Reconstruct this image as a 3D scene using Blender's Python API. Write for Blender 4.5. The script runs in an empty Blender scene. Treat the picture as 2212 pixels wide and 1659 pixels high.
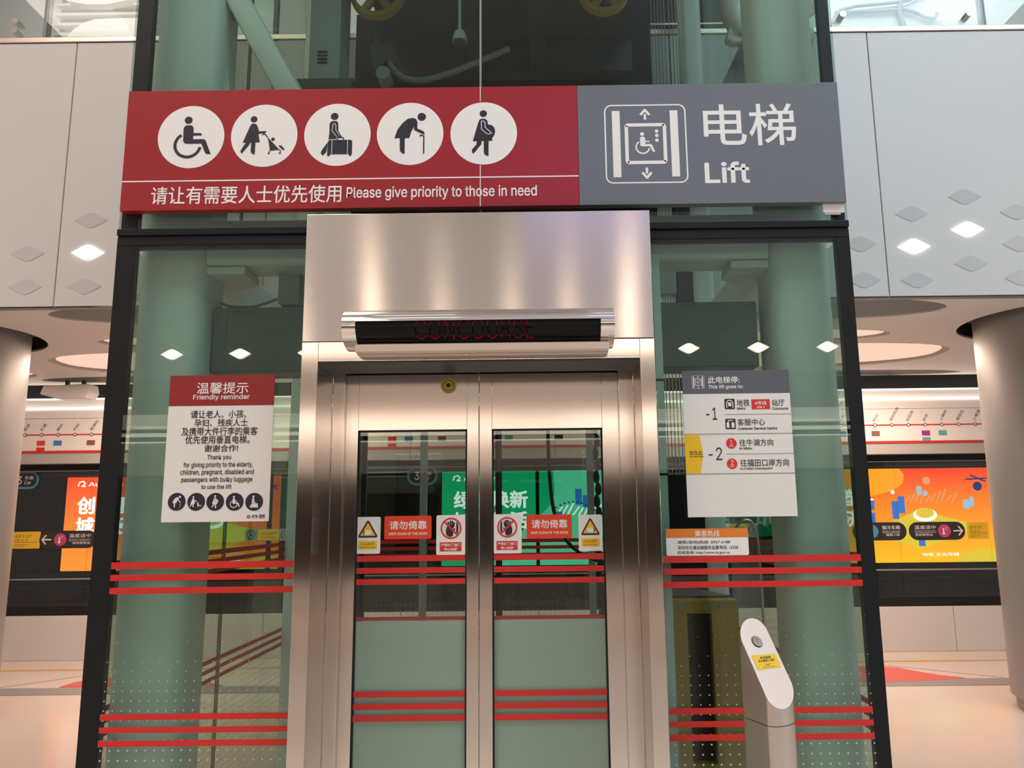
import bpy, bmesh, math, random
from mathutils import Matrix, Vector
random.seed(4)
SC = bpy.context.scene
COL = SC.collection
PI = math.pi

# ---------------------------------------------------------------- camera
cam_d = bpy.data.cameras.new('camera')
cam = bpy.data.objects.new('camera', cam_d); COL.objects.link(cam)
cam_d.sensor_fit = 'HORIZONTAL'; cam_d.sensor_width = 36.0
cam_d.lens = 27.505; cam_d.shift_x = -0.02107
cam_d.clip_start = 0.05; cam_d.clip_end = 100
pitch, roll, yaw = math.radians(9.476), math.radians(0.65), math.radians(0.189)
_f = Vector((0, math.cos(pitch), math.sin(pitch))); _r = Vector((1, 0, 0)); _u = Vector((0, -math.sin(pitch), math.cos(pitch)))
_rz = Matrix.Rotation(yaw, 3, 'Z')
_f, _r, _u = _rz @ _f, _rz @ _r, _rz @ _u
_r2 = math.cos(roll) * _r - math.sin(roll) * _u
_u2 = math.sin(roll) * _r + math.cos(roll) * _u
M = Matrix((( _r2.x, _u2.x, -_f.x, 0.0), (_r2.y, _u2.y, -_f.y, -2.9), (_r2.z, _u2.z, -_f.z, 1.5), (0, 0, 0, 1)))
cam.matrix_world = M
SC.camera = cam

# ---------------------------------------------------------------- world, view, lights
SC.view_settings.view_transform = 'Standard'
SC.view_settings.look = 'None'
SC.view_settings.exposure = -0.35
SC.view_settings.gamma = 1.0
SC.view_settings.use_curve_mapping = False
W = bpy.data.worlds.new('world'); SC.world = W; W.use_nodes = True
W.node_tree.nodes['Background'].inputs[0].default_value = (0.5, 0.55, 0.6, 1)
W.node_tree.nodes['Background'].inputs[1].default_value = 0.05
try:
    SC.cycles.use_denoising = True
    SC.cycles.max_bounces = 14
    SC.cycles.diffuse_bounces = 4
    SC.cycles.glossy_bounces = 6
    SC.cycles.transmission_bounces = 8
    SC.cycles.transparent_max_bounces = 32
    SC.cycles.caustics_reflective = False
    SC.cycles.caustics_refractive = False
    SC.cycles.sample_clamp_indirect = 4.0
except Exception:
    pass

def area(name, loc, size, energy, color, rot=(0, 0, 0)):
    d = bpy.data.lights.new(name, 'AREA'); d.shape = 'RECTANGLE'; d.size, d.size_y = size
    d.energy = energy; d.color = color
    o = bpy.data.objects.new(name, d); COL.objects.link(o); o.location = loc; o.rotation_euler = rot
    return o
# hall lamps under the high roof of the atrium (cool to the right, warm to the left), and the lamp rows of both platforms
area('roof_lamp_light_left', (-4.6, -3.6, 8.7), (5.0, 4.0), 440, (1.0, 0.85, 0.73))
area('roof_lamp_light_right', (4.6, -3.6, 8.7), (5.0, 4.0), 600, (0.72, 0.91, 1.0))
area('platform_lamp_light_left', (-3.4, 4.6, 2.95), (2.2, 0.9), 125, (1.0, 0.74, 0.58))
area('platform_lamp_light_right', (2.9, 4.6, 2.95), (2.2, 0.9), 125, (1.0, 0.74, 0.58))
area('rear_platform_lamp_light_left', (-3.4, -8.9, 2.95), (6.2, 1.7), 85, (1.0, 0.80, 0.66))
area('rear_platform_lamp_light_right', (3.4, -8.9, 2.95), (6.2, 1.7), 85, (1.0, 0.89, 0.80))

area('concourse_lamp_light_left', (-4.2, 4.4, 8.9), (4.0, 2.0), 80, (1.0, 0.93, 0.86))
area('concourse_lamp_light_right', (4.2, 4.4, 8.9), (4.0, 2.0), 95, (0.90, 0.96, 1.0))
# ---------------------------------------------------------------- materials
MT = {}
def mat(name, col, rough=0.5, metal=0.0, emit=None, es=0.0, noise=0.0, nscale=8.0, spec=0.5, coat=0.0, aniso=0.0, anrot=0.0, bump=0.0):
    m = bpy.data.materials.new(name); m.use_nodes = True; MT[name] = m
    nt = m.node_tree; b = nt.nodes['Principled BSDF']
    b.inputs['Base Color'].default_value = (*col, 1); b.inputs['Roughness'].default_value = rough
    b.inputs['Metallic'].default_value = metal; b.inputs['Specular IOR Level'].default_value = spec
    if coat: b.inputs['Coat Weight'].default_value = coat; b.inputs['Coat Roughness'].default_value = 0.05
    if emit: b.inputs['Emission Color'].default_value = (*emit, 1); b.inputs['Emission Strength'].default_value = es
    if noise or bump:
        tc = nt.nodes.new('ShaderNodeTexCoord'); nz = nt.nodes.new('ShaderNodeTexNoise')
        nz.inputs['Scale'].default_value = nscale; nz.inputs['Detail'].default_value = 3
        nt.links.new(tc.outputs['Object'], nz.inputs['Vector'])
        if noise:
            rmp = nt.nodes.new('ShaderNodeMapRange')
            rmp.inputs['To Min'].default_value = 1 - noise; rmp.inputs['To Max'].default_value = 1 + noise
            nt.links.new(nz.outputs['Fac'], rmp.inputs['Value'])
            mx = nt.nodes.new('ShaderNodeVectorMath'); mx.operation = 'SCALE'; mx.inputs[0].default_value = col
            nt.links.new(rmp.outputs['Result'], mx.inputs['Scale']); nt.links.new(mx.outputs['Vector'], b.inputs['Base Color'])
        if bump:
            bp = nt.nodes.new('ShaderNodeBump'); bp.inputs['Strength'].default_value = bump; bp.inputs['Distance'].default_value = 0.002
            nt.links.new(nz.outputs['Fac'], bp.inputs['Height']); nt.links.new(bp.outputs['Normal'], b.inputs['Normal'])
    if aniso:
        tg = nt.nodes.new('ShaderNodeTangent'); tg.direction_type = 'UV_MAP'; tg.uv_map = 'uv'
        nt.links.new(tg.outputs['Tangent'], b.inputs['Tangent'])
        b.inputs['Anisotropic'].default_value = aniso; b.inputs['Anisotropic Rotation'].default_value = anrot
    return m

def glass(name, tint, refl=1.0, ior=1.5, rough=0.0):
    m = bpy.data.materials.new(name); m.use_nodes = True; MT[name] = m
    nt = m.node_tree; nt.nodes.remove(nt.nodes['Principled BSDF']); out = nt.nodes['Material Output']
    tr = nt.nodes.new('ShaderNodeBsdfTransparent'); tr.inputs[0].default_value = (*tint, 1)
    gl = nt.nodes.new('ShaderNodeBsdfGlossy'); gl.inputs['Roughness'].default_value = rough
    gl.inputs[0].default_value = (refl, refl, refl, 1)
    fr = nt.nodes.new('ShaderNodeFresnel'); fr.inputs[0].default_value = ior
    # the same reflectance from either side of a face of the pane
    ge = nt.nodes.new('ShaderNodeNewGeometry'); io = nt.nodes.new('ShaderNodeMapRange')
    io.inputs['To Min'].default_value = ior; io.inputs['To Max'].default_value = 1.0 / ior
    nt.links.new(ge.outputs['Backfacing'], io.inputs['Value']); nt.links.new(io.outputs['Result'], fr.inputs[0])
    mx = nt.nodes.new('ShaderNodeMixShader')
    nt.links.new(fr.outputs[0], mx.inputs[0]); nt.links.new(tr.outputs[0], mx.inputs[1]); nt.links.new(gl.outputs[0], mx.inputs[2])
    nt.links.new(mx.outputs[0], out.inputs[0])
    return m

def emit(name, col, s):
    m = bpy.data.materials.new(name); m.use_nodes = True; MT[name] = m
    nt = m.node_tree; nt.nodes.remove(nt.nodes['Principled BSDF'])
    e = nt.nodes.new('ShaderNodeEmission'); e.inputs[0].default_value = (*col, 1); e.inputs[1].default_value = s
    nt.links.new(e.outputs[0], nt.nodes['Material Output'].inputs[0])
    return m

def srgb(r, g, b):
    f = lambda c: (c / 255 / 12.92) if c <= 10 else ((c / 255 + 0.055) / 1.055) ** 2.4
    return (f(r), f(g), f(b))

mat('floor_stone', (0.72, 0.61, 0.54), 0.16, noise=0.04, nscale=3, spec=0.5)
mat('floor_grey', (0.30, 0.28, 0.28), 0.35)
mat('floor_red', (0.75, 0.06, 0.02), 0.2)
mat('floor_yellow', (0.65, 0.36, 0.08), 0.3)
mat('white_panel', (0.66, 0.65, 0.645), 0.42, noise=0.015, nscale=1.2)
mat('white_paint', (0.82, 0.80, 0.78), 0.5, noise=0.02, nscale=2)
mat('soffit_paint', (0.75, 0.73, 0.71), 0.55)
mat('grey_recess_shade', (0.42, 0.41, 0.40), 0.6)  # plain grey; in the ceiling recesses its tone carries their shade
mat('acrylic', (0.57, 0.57, 0.59), 0.18, spec=0.7)
mat('dark', (0.010, 0.010, 0.012), 0.5, spec=0.2)
mat('dark_gloss', (0.012, 0.013, 0.014), 0.12)
mat('tunnel', (0.035, 0.033, 0.033), 0.7, noise=0.3, nscale=2)
mat('black_frame', (0.010, 0.011, 0.013), 0.45, spec=0.2)
mat('gap_black', (0.004, 0.004, 0.005), 0.8)
mat('column_cladding', (0.31, 0.30, 0.295), 0.42, metal=0.35, noise=0.02, nscale=1)
mat('strip_steel', (0.62, 0.50, 0.42), 0.3, metal=0.9)
mat('steel_paint', (0.74, 0.77, 0.74), 0.4, noise=0.03, nscale=4)
mat('steel_dark', (0.05, 0.055, 0.058), 0.5, noise=0.15, nscale=6)
mat('steel_grey', (0.26, 0.27, 0.27), 0.45, noise=0.08, nscale=6)
mat('track_box', (0.085, 0.12, 0.11), 0.35, metal=0.2, noise=0.12, nscale=3)
mat('stainless', (0.66, 0.60, 0.56), 0.17, metal=1.0, aniso=0.97, anrot=0.25)
mat('stainless_fine', (0.64, 0.58, 0.53), 0.15, metal=1.0, aniso=0.9, anrot=0.0)
mat('chrome', (0.80, 0.76, 0.73), 0.06, metal=1.0)
mat('post_steel', (0.62, 0.56, 0.52), 0.34, metal=1.0)
mat('face_steel', (0.84, 0.70, 0.64), 0.30, metal=0.55)
mat('sign_red', srgb(152, 30, 40), 0.30)
mat('sign_grey', srgb(104, 110, 120), 0.30)
mat('print_white', (0.80, 0.80, 0.79), 0.4)
mat('print_navy', (0.012, 0.012, 0.025), 0.4)
mat('print_black', (0.015, 0.014, 0.014), 0.5)
mat('print_red', (0.62, 0.022, 0.02), 0.4)
mat('print_yellow', (0.80, 0.50, 0.01), 0.4)
mat('notice_red', srgb(140, 26, 28), 0.4)
mat('notice_grey', srgb(86, 88, 100), 0.4)
mat('notice_white', (0.74, 0.73, 0.71), 0.45)
mat('stripe_red', (0.60, 0.022, 0.018), 0.35)
mat('sticker_orange', (0.72, 0.20, 0.02), 0.4)
mat('sticker_red', (0.74, 0.045, 0.008), 0.4)
mat('frit', (0.5, 0.52, 0.5), 0.6)
mat('door_film', (0.56, 0.62, 0.58), 0.25)
mat('yellow_paint', (0.42, 0.24, 0.012), 0.45, noise=0.1, nscale=8)
mat('cable_black', (0.01, 0.01, 0.01), 0.45)
mat('cable_grey', (0.22, 0.22, 0.21), 0.5)
mat('rope_steel', (0.45, 0.46, 0.45), 0.35, metal=0.8)
mat('lens_green', (0.12, 0.20, 0.02), 0.2)
mat('pill_black', (0.02, 0.016, 0.02), 0.4)
mat('pill_blue', (0.06, 0.24, 0.36), 0.4)
mat('pill_pink', (0.50, 0.05, 0.17), 0.4)
mat('concrete', (0.38, 0.38, 0.37), 0.7, noise=0.08, nscale=2)
glass('shaft_glass', (0.735, 0.83, 0.79), refl=0.9)
glass('rear_glass', (0.78, 0.83, 0.80), refl=0.7)
glass('door_glass', (0.84, 0.90, 0.87), refl=0.8)
glass('screen_glass', (0.86, 0.86, 0.86), refl=0.6)
glass('rail_glass', (0.92, 0.96, 0.95), refl=0.8)
emit('lamp_warm', (1.0, 0.60, 0.46), 1.4)
emit('lamp_strip', (1.0, 0.86, 0.74), 3.0)
emit('diamond_lamp', (1.0, 0.93, 0.84), 4.0)
emit('diamond_lamp_rear', (1.0, 0.80, 0.62), 32.0)
emit('lamp_warm_rear', (1.0, 0.70, 0.56), 0.8)
emit('lamp_strip_rear', (1.0, 0.84, 0.70), 6.0)
emit('roof_lamp', (0.95, 0.97, 1.0), 2.5)
emit('screen_blue', (0.45, 0.42, 0.95), 3.5)
emit('led_red', (0.9, 0.01, 0.03), 0.30)
emit('led_red_dim', (0.5, 0.01, 0.02), 0.015)

# ---------------------------------------------------------------- mesh helpers
class MB:
    def __init__(s): s.v = []; s.f = []
    def box(s, x0, x1, y0, y1, z0, z1):
        n = len(s.v)
        s.v += [(x0, y0, z0), (x1, y0, z0), (x1, y1, z0), (x0, y1, z0), (x0, y0, z1), (x1, y0, z1), (x1, y1, z1), (x0, y1, z1)]
        s.f += [tuple(n + i for i in q) for q in ((0, 3, 2, 1), (4, 5, 6, 7), (0, 1, 5, 4), (1, 2, 6, 5), (2, 3, 7, 6), (3, 0, 4, 7))]
        return s
    def prism(s, pts, y0, y1):          # outline in the XZ plane, thickness along Y
        n = len(s.v); k = len(pts)
        s.v += [(x, y0, z) for x, z in pts] + [(x, y1, z) for x, z in pts]
        s.f.append(tuple(range(n, n + k))); s.f.append(tuple(range(n + 2 * k - 1, n + k - 1, -1)))
        s.f += [(n + i, n + (i + 1) % k, n + k + (i + 1) % k, n + k + i) for i in range(k)]
        return s
    def slab(s, pts, z0, z1):           # outline in the XY plane, thickness along Z
        n = len(s.v); k = len(pts)
        s.v += [(x, y, z0) for x, y in pts] + [(x, y, z1) for x, y in pts]
        s.f.append(tuple(range(n, n + k))); s.f.append(tuple(range(n + 2 * k - 1, n + k - 1, -1)))
        s.f += [(n + i, n + (i + 1) % k, n + k + (i + 1) % k, n + k + i) for i in range(k)]
        return s
    def sidep(s, pts, x0, x1):          # outline in the YZ plane, thickness along X
        n = len(s.v); k = len(pts)
        s.v += [(x0, y, z) for y, z in pts] + [(x1, y, z) for y, z in pts]
        s.f.append(tuple(range(n, n + k))); s.f.append(tuple(range(n + 2 * k - 1, n + k - 1, -1)))
        s.f += [(n + i, n + (i + 1) % k, n + k + (i + 1) % k, n + k + i) for i in range(k)]
        return s
    def plate(s, pts, y):
        n = len(s.v); s.v += [(x, y, z) for x, z in pts]; s.f.append(tuple(range(n, n + len(pts)))); return s
    def disc(s, x, z, r, y, n=24, rz=None):
        return s.plate([(x + r * math.cos(2 * PI * i / n), z + (rz or r) * math.sin(2 * PI * i / n)) for i in range(n)], y)
    def ring(s, x, z, r0, r1, y, n=36):
        b = len(s.v)
        for i in range(n):
            a = 2 * PI * i / n
            s.v += [(x + r0 * math.cos(a), y, z + r0 * math.sin(a)), (x + r1 * math.cos(a), y, z + r1 * math.sin(a))]
        s.f += [(b + 2 * i, b + 2 * i + 1, b + (2 * i + 3) % (2 * n), b + (2 * i + 2) % (2 * n)) for i in range(n)]
        return s
    def stroke(s, pts, w, y, closed=False, cap=True):
        P = [Vector(p) for p in pts]; m = len(P)
        for i in range(m if closed else m - 1):
            a, b = P[i], P[(i + 1) % m]; d = (b - a)
            if d.length < 1e-9: continue
            d.normalize(); q = Vector((-d.y, d.x)) * w / 2
            s.plate([tuple(a - q), tuple(b - q), tuple(b + q), tuple(a + q)], y - 1e-5 * (i % 2))
        if cap:
            for i, p in enumerate(P if closed else P[1:-1]): s.disc(p.x, p.y, w / 2, y - 2e-5 - 1e-5 * (i % 3), 10)
        return s
    def tube(s, path, r, n=10, cap=True):
        P = [Vector(p) for p in path]; b = len(s.v); k = len(P)
        ref = None
        for i, p in enumerate(P):
            t = (P[min(i + 1, k - 1)] - P[max(i - 1, 0)]).normalized()
            if ref is None: ref = t.orthogonal().normalized()
            ref = (ref - t * ref.dot(t)).normalized(); q = t.cross(ref)
            rr = r[i] if isinstance(r, (list, tuple)) else r
            s.v += [tuple(p + ref * rr * math.cos(2 * PI * j / n) + q * rr * math.sin(2 * PI * j / n)) for j in range(n)]
        for i in range(k - 1):
            s.f += [(b + i * n + j, b + i * n + (j + 1) % n, b + (i + 1) * n + (j + 1) % n, b + (i + 1) * n + j) for j in range(n)]
        if cap: s.f += [tuple(range(b + n - 1, b - 1, -1)), tuple(range(b + (k - 1) * n, b + k * n))]
        return s
    def beam(s, a, b, w, h):            # rectangular bar between two points
        a, b = Vector(a), Vector(b); t = (b - a).normalized()
        side = t.cross(Vector((0, 1, 0)));  side = side.normalized() if side.length > 1e-4 else Vector((1, 0, 0))
        up = side.cross(t).normalized(); n = len(s.v)
        for p in (a, b):
            s.v += [tuple(p + side * i * w / 2 + up * j * h / 2) for i, j in ((-1, -1), (1, -1), (1, 1), (-1, 1))]
        s.f += [(n, n + 1, n + 2, n + 3), (n + 7, n + 6, n + 5, n + 4)] + [(n + i, n + (i + 1) % 4, n + 4 + (i + 1) % 4, n + 4 + i) for i in range(4)]
        return s
    def build(s, name, m, parent=None, bevel=0.0, seg=2, smooth=False, uv=False, recalc=True, **tags):
        me = bpy.data.meshes.new(name); me.from_pydata(s.v, [], s.f)
        bm = bmesh.new(); bm.from_mesh(me)
        if recalc: bmesh.ops.recalc_face_normals(bm, faces=bm.faces)
        if bevel:
            ed = [e for e in bm.edges if len(e.link_faces) == 2 and e.calc_face_angle(0) > 0.6]
            bmesh.ops.bevel(bm, geom=ed, offset=bevel, segments=seg, profile=0.5, affect='EDGES', clamp_overlap=True)
        if uv:
            l = bm.loops.layers.uv.new('uv')
            for f in bm.faces:
                nx, ny, nz = (abs(c) for c in f.normal)
                for lp in f.loops:
                    c = lp.vert.co
                    lp[l].uv = (c.x, c.z) if ny >= nx and ny >= nz else ((c.y, c.z) if nx >= nz else (c.x, c.y))
        if smooth:
            for f in bm.faces: f.smooth = True
            for e in bm.edges: e.smooth = not (len(e.link_faces) == 2 and e.calc_face_angle(0) > 0.7)
        bm.to_mesh(me); bm.free()
        me.materials.append(MT[m])
        return link(name, me, parent, **tags)

def link(name, me, parent=None, **tags):
    o = bpy.data.objects.new(name, me); COL.objects.link(o)
    if parent is not None: o.parent = parent; o.matrix_parent_inverse = Matrix.Translation(-Vector(parent['at'])) if 'at' in parent else Matrix()
    for k, v in tags.items(): o[k] = v
    return o

def thing(name, label, cat, at=(0, 0, 0), group=None):
    o = bpy.data.objects.new(name, None); COL.objects.link(o); o.location = at; o['at'] = at
    o.empty_display_size = 0.1
    o['label'] = label; o['category'] = cat
    if group: o['group'] = group
    return o

def finish_things():
    for o in SC.objects:
        if 'at' in o: del o['at']

def rr(x0, x1, z0, z1, r, n=5):
    out = []
    for cx, cz, a0 in ((x1 - r, z0 + r, -PI / 2), (x1 - r, z1 - r, 0), (x0 + r, z1 - r, PI / 2), (x0 + r, z0 + r, PI)):
        for i in range(n + 1):
            a = a0 + PI / 2 * i / n; out.append((cx + r * math.cos(a), cz + r * math.sin(a)))
    return out

FONT = None
try:
    import os
    FONT = bpy.data.fonts.load(os.path.join(bpy.utils.resource_path('LOCAL'), 'datafiles', 'fonts', 'Inter.woff2'))
except Exception:
    FONT = None
def text_mesh(body, bold=0.0, raw=False):
    """flat letters; bold letters are drawn as a few shifted copies, each a hair nearer to the viewer"""
    cu = bpy.data.curves.new('t', 'FONT'); cu.body = body; cu.size = 1.0; cu.resolution_u = 3
    if raw: cu.offset = bold
    if FONT is not None and body.isascii(): cu.font = FONT
    cu.fill_mode = 'FRONT'
    ob = bpy.data.objects.new('t', cu); COL.objects.link(ob)
    dg = bpy.context.evaluated_depsgraph_get(); dg.update()
    me = bpy.data.meshes.new_from_object(ob.evaluated_get(dg))
    COL.objects.unlink(ob); bpy.data.objects.remove(ob); bpy.data.curves.remove(cu)
    if bold > 0 and not raw:
        v0 = [v.co.copy() for v in me.vertices]; f0 = [tuple(p.vertices) for p in me.polygons]
        V, F = [], []
        for k in range(7):
            dx, dy = (0, 0) if k == 6 else (bold * math.cos(k * PI / 3), bold * math.sin(k * PI / 3))
            n = len(V); V += [(c.x + dx, c.y + dy, k * 1e-5) for c in v0]; F += [tuple(n + i for i in f) for f in f0]
        bpy.data.meshes.remove(me); me = bpy.data.meshes.new('t'); me.from_pydata(V, [], F)
    return me

def text(body, box, y, m, parent, name='lettering', bold=0.0, align=None, rot=None, **tags):
    """lettering fitted into box = (x0, x1, z0, z1); align keeps the letters' own proportions at that height"""
    me = text_mesh(body, bold)
    if not me.vertices: return None
    xs = [v.co.x for v in me.vertices]; ys = [v.co.y for v in me.vertices]
    ax, bx, ay, by = min(xs), max(xs), min(ys), max(ys)
    x0, x1, z0, z1 = box
    sz = (z1 - z0) / max(by - ay, 1e-6); sx = (x1 - x0) / max(bx - ax, 1e-6)
    if align:
        sx = sz; w = (bx - ax) * sx
        x0 = {'l': x0, 'c': (x0 + x1) / 2 - w / 2, 'r': x1 - w}[align]
    for v in me.vertices:
        x, z = x0 + (v.co.x - ax) * sx, z0 + (v.co.y - ay) * sz
        if rot:
            px, pz, a = rot; dx, dz = x - px, z - pz
            x, z = px + dx * math.cos(a) - dz * math.sin(a), pz + dx * math.sin(a) + dz * math.cos(a)
        v.co = (x, y - v.co.z, z)
    me.materials.clear(); me.materials.append(MT[m])
    return link(name, me, parent, **tags)

# ---------------------------------------------------------------- the setting: floor, slabs, walls
def struct(o, label=None):
    o['kind'] = 'structure'
    if label: o['label'] = label
    return o
floor = struct(MB().box(-9, 9, -10.5, 5.9, -0.2, 0).build('floor', 'floor_stone'), 'pale pinkish polished stone platform floor')
b = MB().box(-9, 9, 4.22, 4.50, 0, 0.004)
b.build('trim_band', 'floor_grey', floor, label='grey metal strip set across the floor')
MB().box(-9, 9, 5.33, 5.38, 0, 0.004).build('safety_line', 'floor_yellow', floor, label='thin ochre line along the platform edge')
def swoosh(pts, nm):
    MB().slab(pts, 0.001, 0.005).build(nm, 'floor_red', floor, label='orange red curved floor inlay')
swoosh([(-4.3628, 4.5388), (-4.3512, 4.6758), (-4.3132, 4.7960), (-4.2267, 4.8753), (-4.0815, 4.9750), (-3.7258, 4.9782), (-3.2393, 4.7829), (-2.8830, 4.5438)], 'floor_inlay')
swoosh([(2.7286, 4.9672), (3.1400, 5.1063), (3.3383, 5.0952), (3.4612, 5.0184), (3.5513, 4.8331), (3.6786, 4.6544), (3.8411, 4.5223), (3.5682, 4.4363), (3.0307, 4.3853), (2.5279, 4.4106)], 'floor_inlay')
# thin tile joints, dark inlay lines
for a, c in (((-4.95, 4.52), (-3.9, 5.6)), ((4.2, 4.52), (3.3, 5.25)), ((-6.5, 3.0), (-5.4, 4.2))):
    d = Vector((c[0] - a[0], c[1] - a[1])).normalized(); q = (-d.y * 0.006, d.x * 0.006)
    MB().slab([(a[0] - q[0], a[1] - q[1]), (c[0] - q[0], c[1] - q[1]), (c[0] + q[0], c[1] + q[1]), (a[0] + q[0], a[1] + q[1])], 0.0005, 0.002).build('floor_joint', 'floor_grey', floor)

def ell(cx, cy, a, b_, n=40, p=2.0, taper=0.0, rot=0.0):
    o = []
    for i in range(n):
        t = 2 * PI * i / n; c, s_ = math.cos(t), math.sin(t)
        x = a * math.copysign(abs(c) ** (2 / p), c); y = b_ * math.copysign(abs(s_) ** (2 / p), s_) * (1 + taper * x / a)
        o.append((cx + x * math.cos(rot) - y * math.sin(rot), cy + x * math.sin(rot) + y * math.cos(rot)))
    return o
def sheet_with_holes(name, outline, holes, z, thick, m, **tags):
    cu = bpy.data.curves.new('c', 'CURVE'); cu.dimensions = '2D'; cu.fill_mode = 'BOTH'; cu.extrude = thick / 2
    for ring in [outline] + holes:
        sp = cu.splines.new('POLY'); sp.points.add(len(ring) - 1); sp.use_cyclic_u = True
        for p, (x, y) in zip(sp.points, ring): p.co = (x, y, 0, 1)
    ob = bpy.data.objects.new('c', cu); COL.objects.link(ob)
    dg = bpy.context.evaluated_depsgraph_get(); dg.update()
    me = bpy.data.meshes.new_from_object(ob.evaluated_get(dg))
    COL.objects.unlink(ob); bpy.data.objects.remove(ob)
    for v in me.vertices: v.co.z += z + thick / 2
    me.materials.clear(); me.materials.append(MT[m])
    return link(name, me, None, **tags)

CL, CR, CRAD = (-4.82, 3.31), (4.2, 3.25), 0.6
lit = {  # lit ceiling troughs: outline in plan
 'pale pink glowing ceiling trough behind the left edge of the lift shaft, the largest': ell(-3.35, 4.62, 1.34, 0.60, p=2.6, taper=0.12, rot=0.05),
 'small glowing ceiling trough above the larger one, left of the lift shaft': ell(-2.85, 3.68, 0.90, 0.24, p=2.3, rot=0.04),
 'glowing ceiling trough half hidden by the left round column': ell(-6.0, 5.0, 0.82, 0.36, p=2.4),
 'long pink glowing ceiling trough right of the lift shaft, the largest': ell(2.65, 4.62, 1.30, 0.61, p=2.6, taper=-0.12, rot=-0.10),
 'small glowing ceiling trough above the long one, right of the lift shaft': ell(2.12, 3.72, 0.92, 0.25, p=2.3, rot=-0.06),
}
unlit = [ell(-2.55, 2.72, 1.05, 0.30), ell(2.05, 2.80, 1.02, 0.32), ell(-4.3, 5.42, 1.05, 0.20), ell(3.6, 5.55, 1.05, 0.18)]
collar = [ell(*CL, 0.72, 0.72), ell(*CR, 0.72, 0.72)]
ceil = struct(sheet_with_holes('ceiling', [(-9, 2.46), (9, 2.46), (9, 5.72), (-9, 5.72)], list(lit.values()) + unlit + collar, 2.99, 0.02, 'soffit_paint'), 'pale platform ceiling with rounded recesses')
struct(MB().box(-9, 9, 2.52, 6.6, 3.14, 4.98).build('ceiling_slab', 'grey_recess_shade'), 'concourse slab above the platform')
for lb, ring in lit.items():
    t = thing('ceiling_light', lb, 'ceiling light', (ring[0][0], ring[0][1], 3.08), 'lit ceiling troughs')
    cx = sum(p[0] for p in ring) / len(ring); cy = sum(p[1] for p in ring) / len(ring)
    inner = [(cx + (x - cx) * 0.95, cy + (y - cy) * 0.90) for x, y in ring]
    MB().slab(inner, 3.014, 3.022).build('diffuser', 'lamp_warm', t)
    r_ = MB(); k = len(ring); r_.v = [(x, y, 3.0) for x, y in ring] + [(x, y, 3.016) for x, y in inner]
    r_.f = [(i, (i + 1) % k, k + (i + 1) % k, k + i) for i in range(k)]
    r_.build('rim', 'grey_recess_shade', t, smooth=True)
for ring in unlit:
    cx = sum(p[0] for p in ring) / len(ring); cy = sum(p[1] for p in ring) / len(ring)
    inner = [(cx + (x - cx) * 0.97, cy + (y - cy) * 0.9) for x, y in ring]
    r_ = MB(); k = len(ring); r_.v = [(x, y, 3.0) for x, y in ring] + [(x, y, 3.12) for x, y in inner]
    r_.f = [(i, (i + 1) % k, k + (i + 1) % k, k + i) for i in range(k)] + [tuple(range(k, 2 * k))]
    r_.build('recess', 'grey_recess_shade', ceil, smooth=True)
for ring in collar:
    cx = sum(p[0] for p in ring) / len(ring); cy = sum(p[1] for p in ring) / len(ring)
    r_ = MB(); k = len(ring); r_.v = [(x, y, 3.0) for x, y in ring] + [(x, y, 3.13) for x, y in ring]
    r_.f = [(i, (i + 1) % k, k + (i + 1) % k, k + i) for i in range(k)]
    r_.build('recess', 'dark', ceil, smooth=True)

# slab fascias: rows of white panels with diamond inlays (this side, seen left and right of the shaft; the opposite side shows in reflections)
def diamond(cx, cz, w=0.236, h=0.114, n=8):
    o = []
    for sx, sz in ((1, 1), (-1, 1), (-1, -1), (1, -1)):
        seq = []
        for i in range(n + 1):
            t = i / n
            x = t; z = (math.hypot(1, 0.22) - math.hypot(t, 0.22)) / (math.hypot(1, 0.22) - 0.22)
            seq.append((cx + sx * x * w / 2, cz + sz * z * h / 2))
        o += (seq[::-1] if sx * sz > 0 else seq)[:-1] if True else seq
    return o
def fascia(name, y, sgn, label):
    f = struct(MB().box(-9, 9, min(y + 0.03 * sgn, y + 0.08 * sgn), max(y + 0.03 * sgn, y + 0.08 * sgn), 2.985, 5.02).build(name, 'steel_grey'), label)
    x = -9.32
    while x < 9:
        a, c = x + 0.003, x + 1.4745
        MB().box(max(a, -9), min(c, 9), min(y, y + 0.03 * sgn), max(y, y + 0.03 * sgn), 2.99, 5.028).build('panel', 'white_panel', f, bevel=0.003, seg=1)
        x += 1.4775
    MB().box(-9, 9, min(y - 0.012 * sgn, y + 0.1 * sgn), max(y - 0.012 * sgn, y + 0.1 * sgn), 5.03, 5.072).build('trim_strip', 'strip_steel', f, bevel=0.004)
    return f
fas = fascia('wall_fascia', 2.45, 1, 'white panelled slab edge of the upper level')
LIT = [(-3.1950, 3.3833), (3.0964, 3.4743), (2.7020, 3.3515)]
OFF = [(-3.1918, 3.6268), (-3.6264, 3.3820), (-3.6226, 3.1350), (-3.1974, 3.1330), (3.0985, 3.7224), (2.7078, 3.5978), (3.4575, 3.6018), (3.4470, 3.3625), (3.0936, 3.2230), (2.7024, 3.1054), (3.4352, 3.1130), (2.3268, 3.1101), (2.3220, 3.3772)]
for cx, cz in OFF:
    MB().prism(diamond(cx, cz), 2.446, 2.4495).build('diamond_inlay', 'acrylic', fas)
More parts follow.
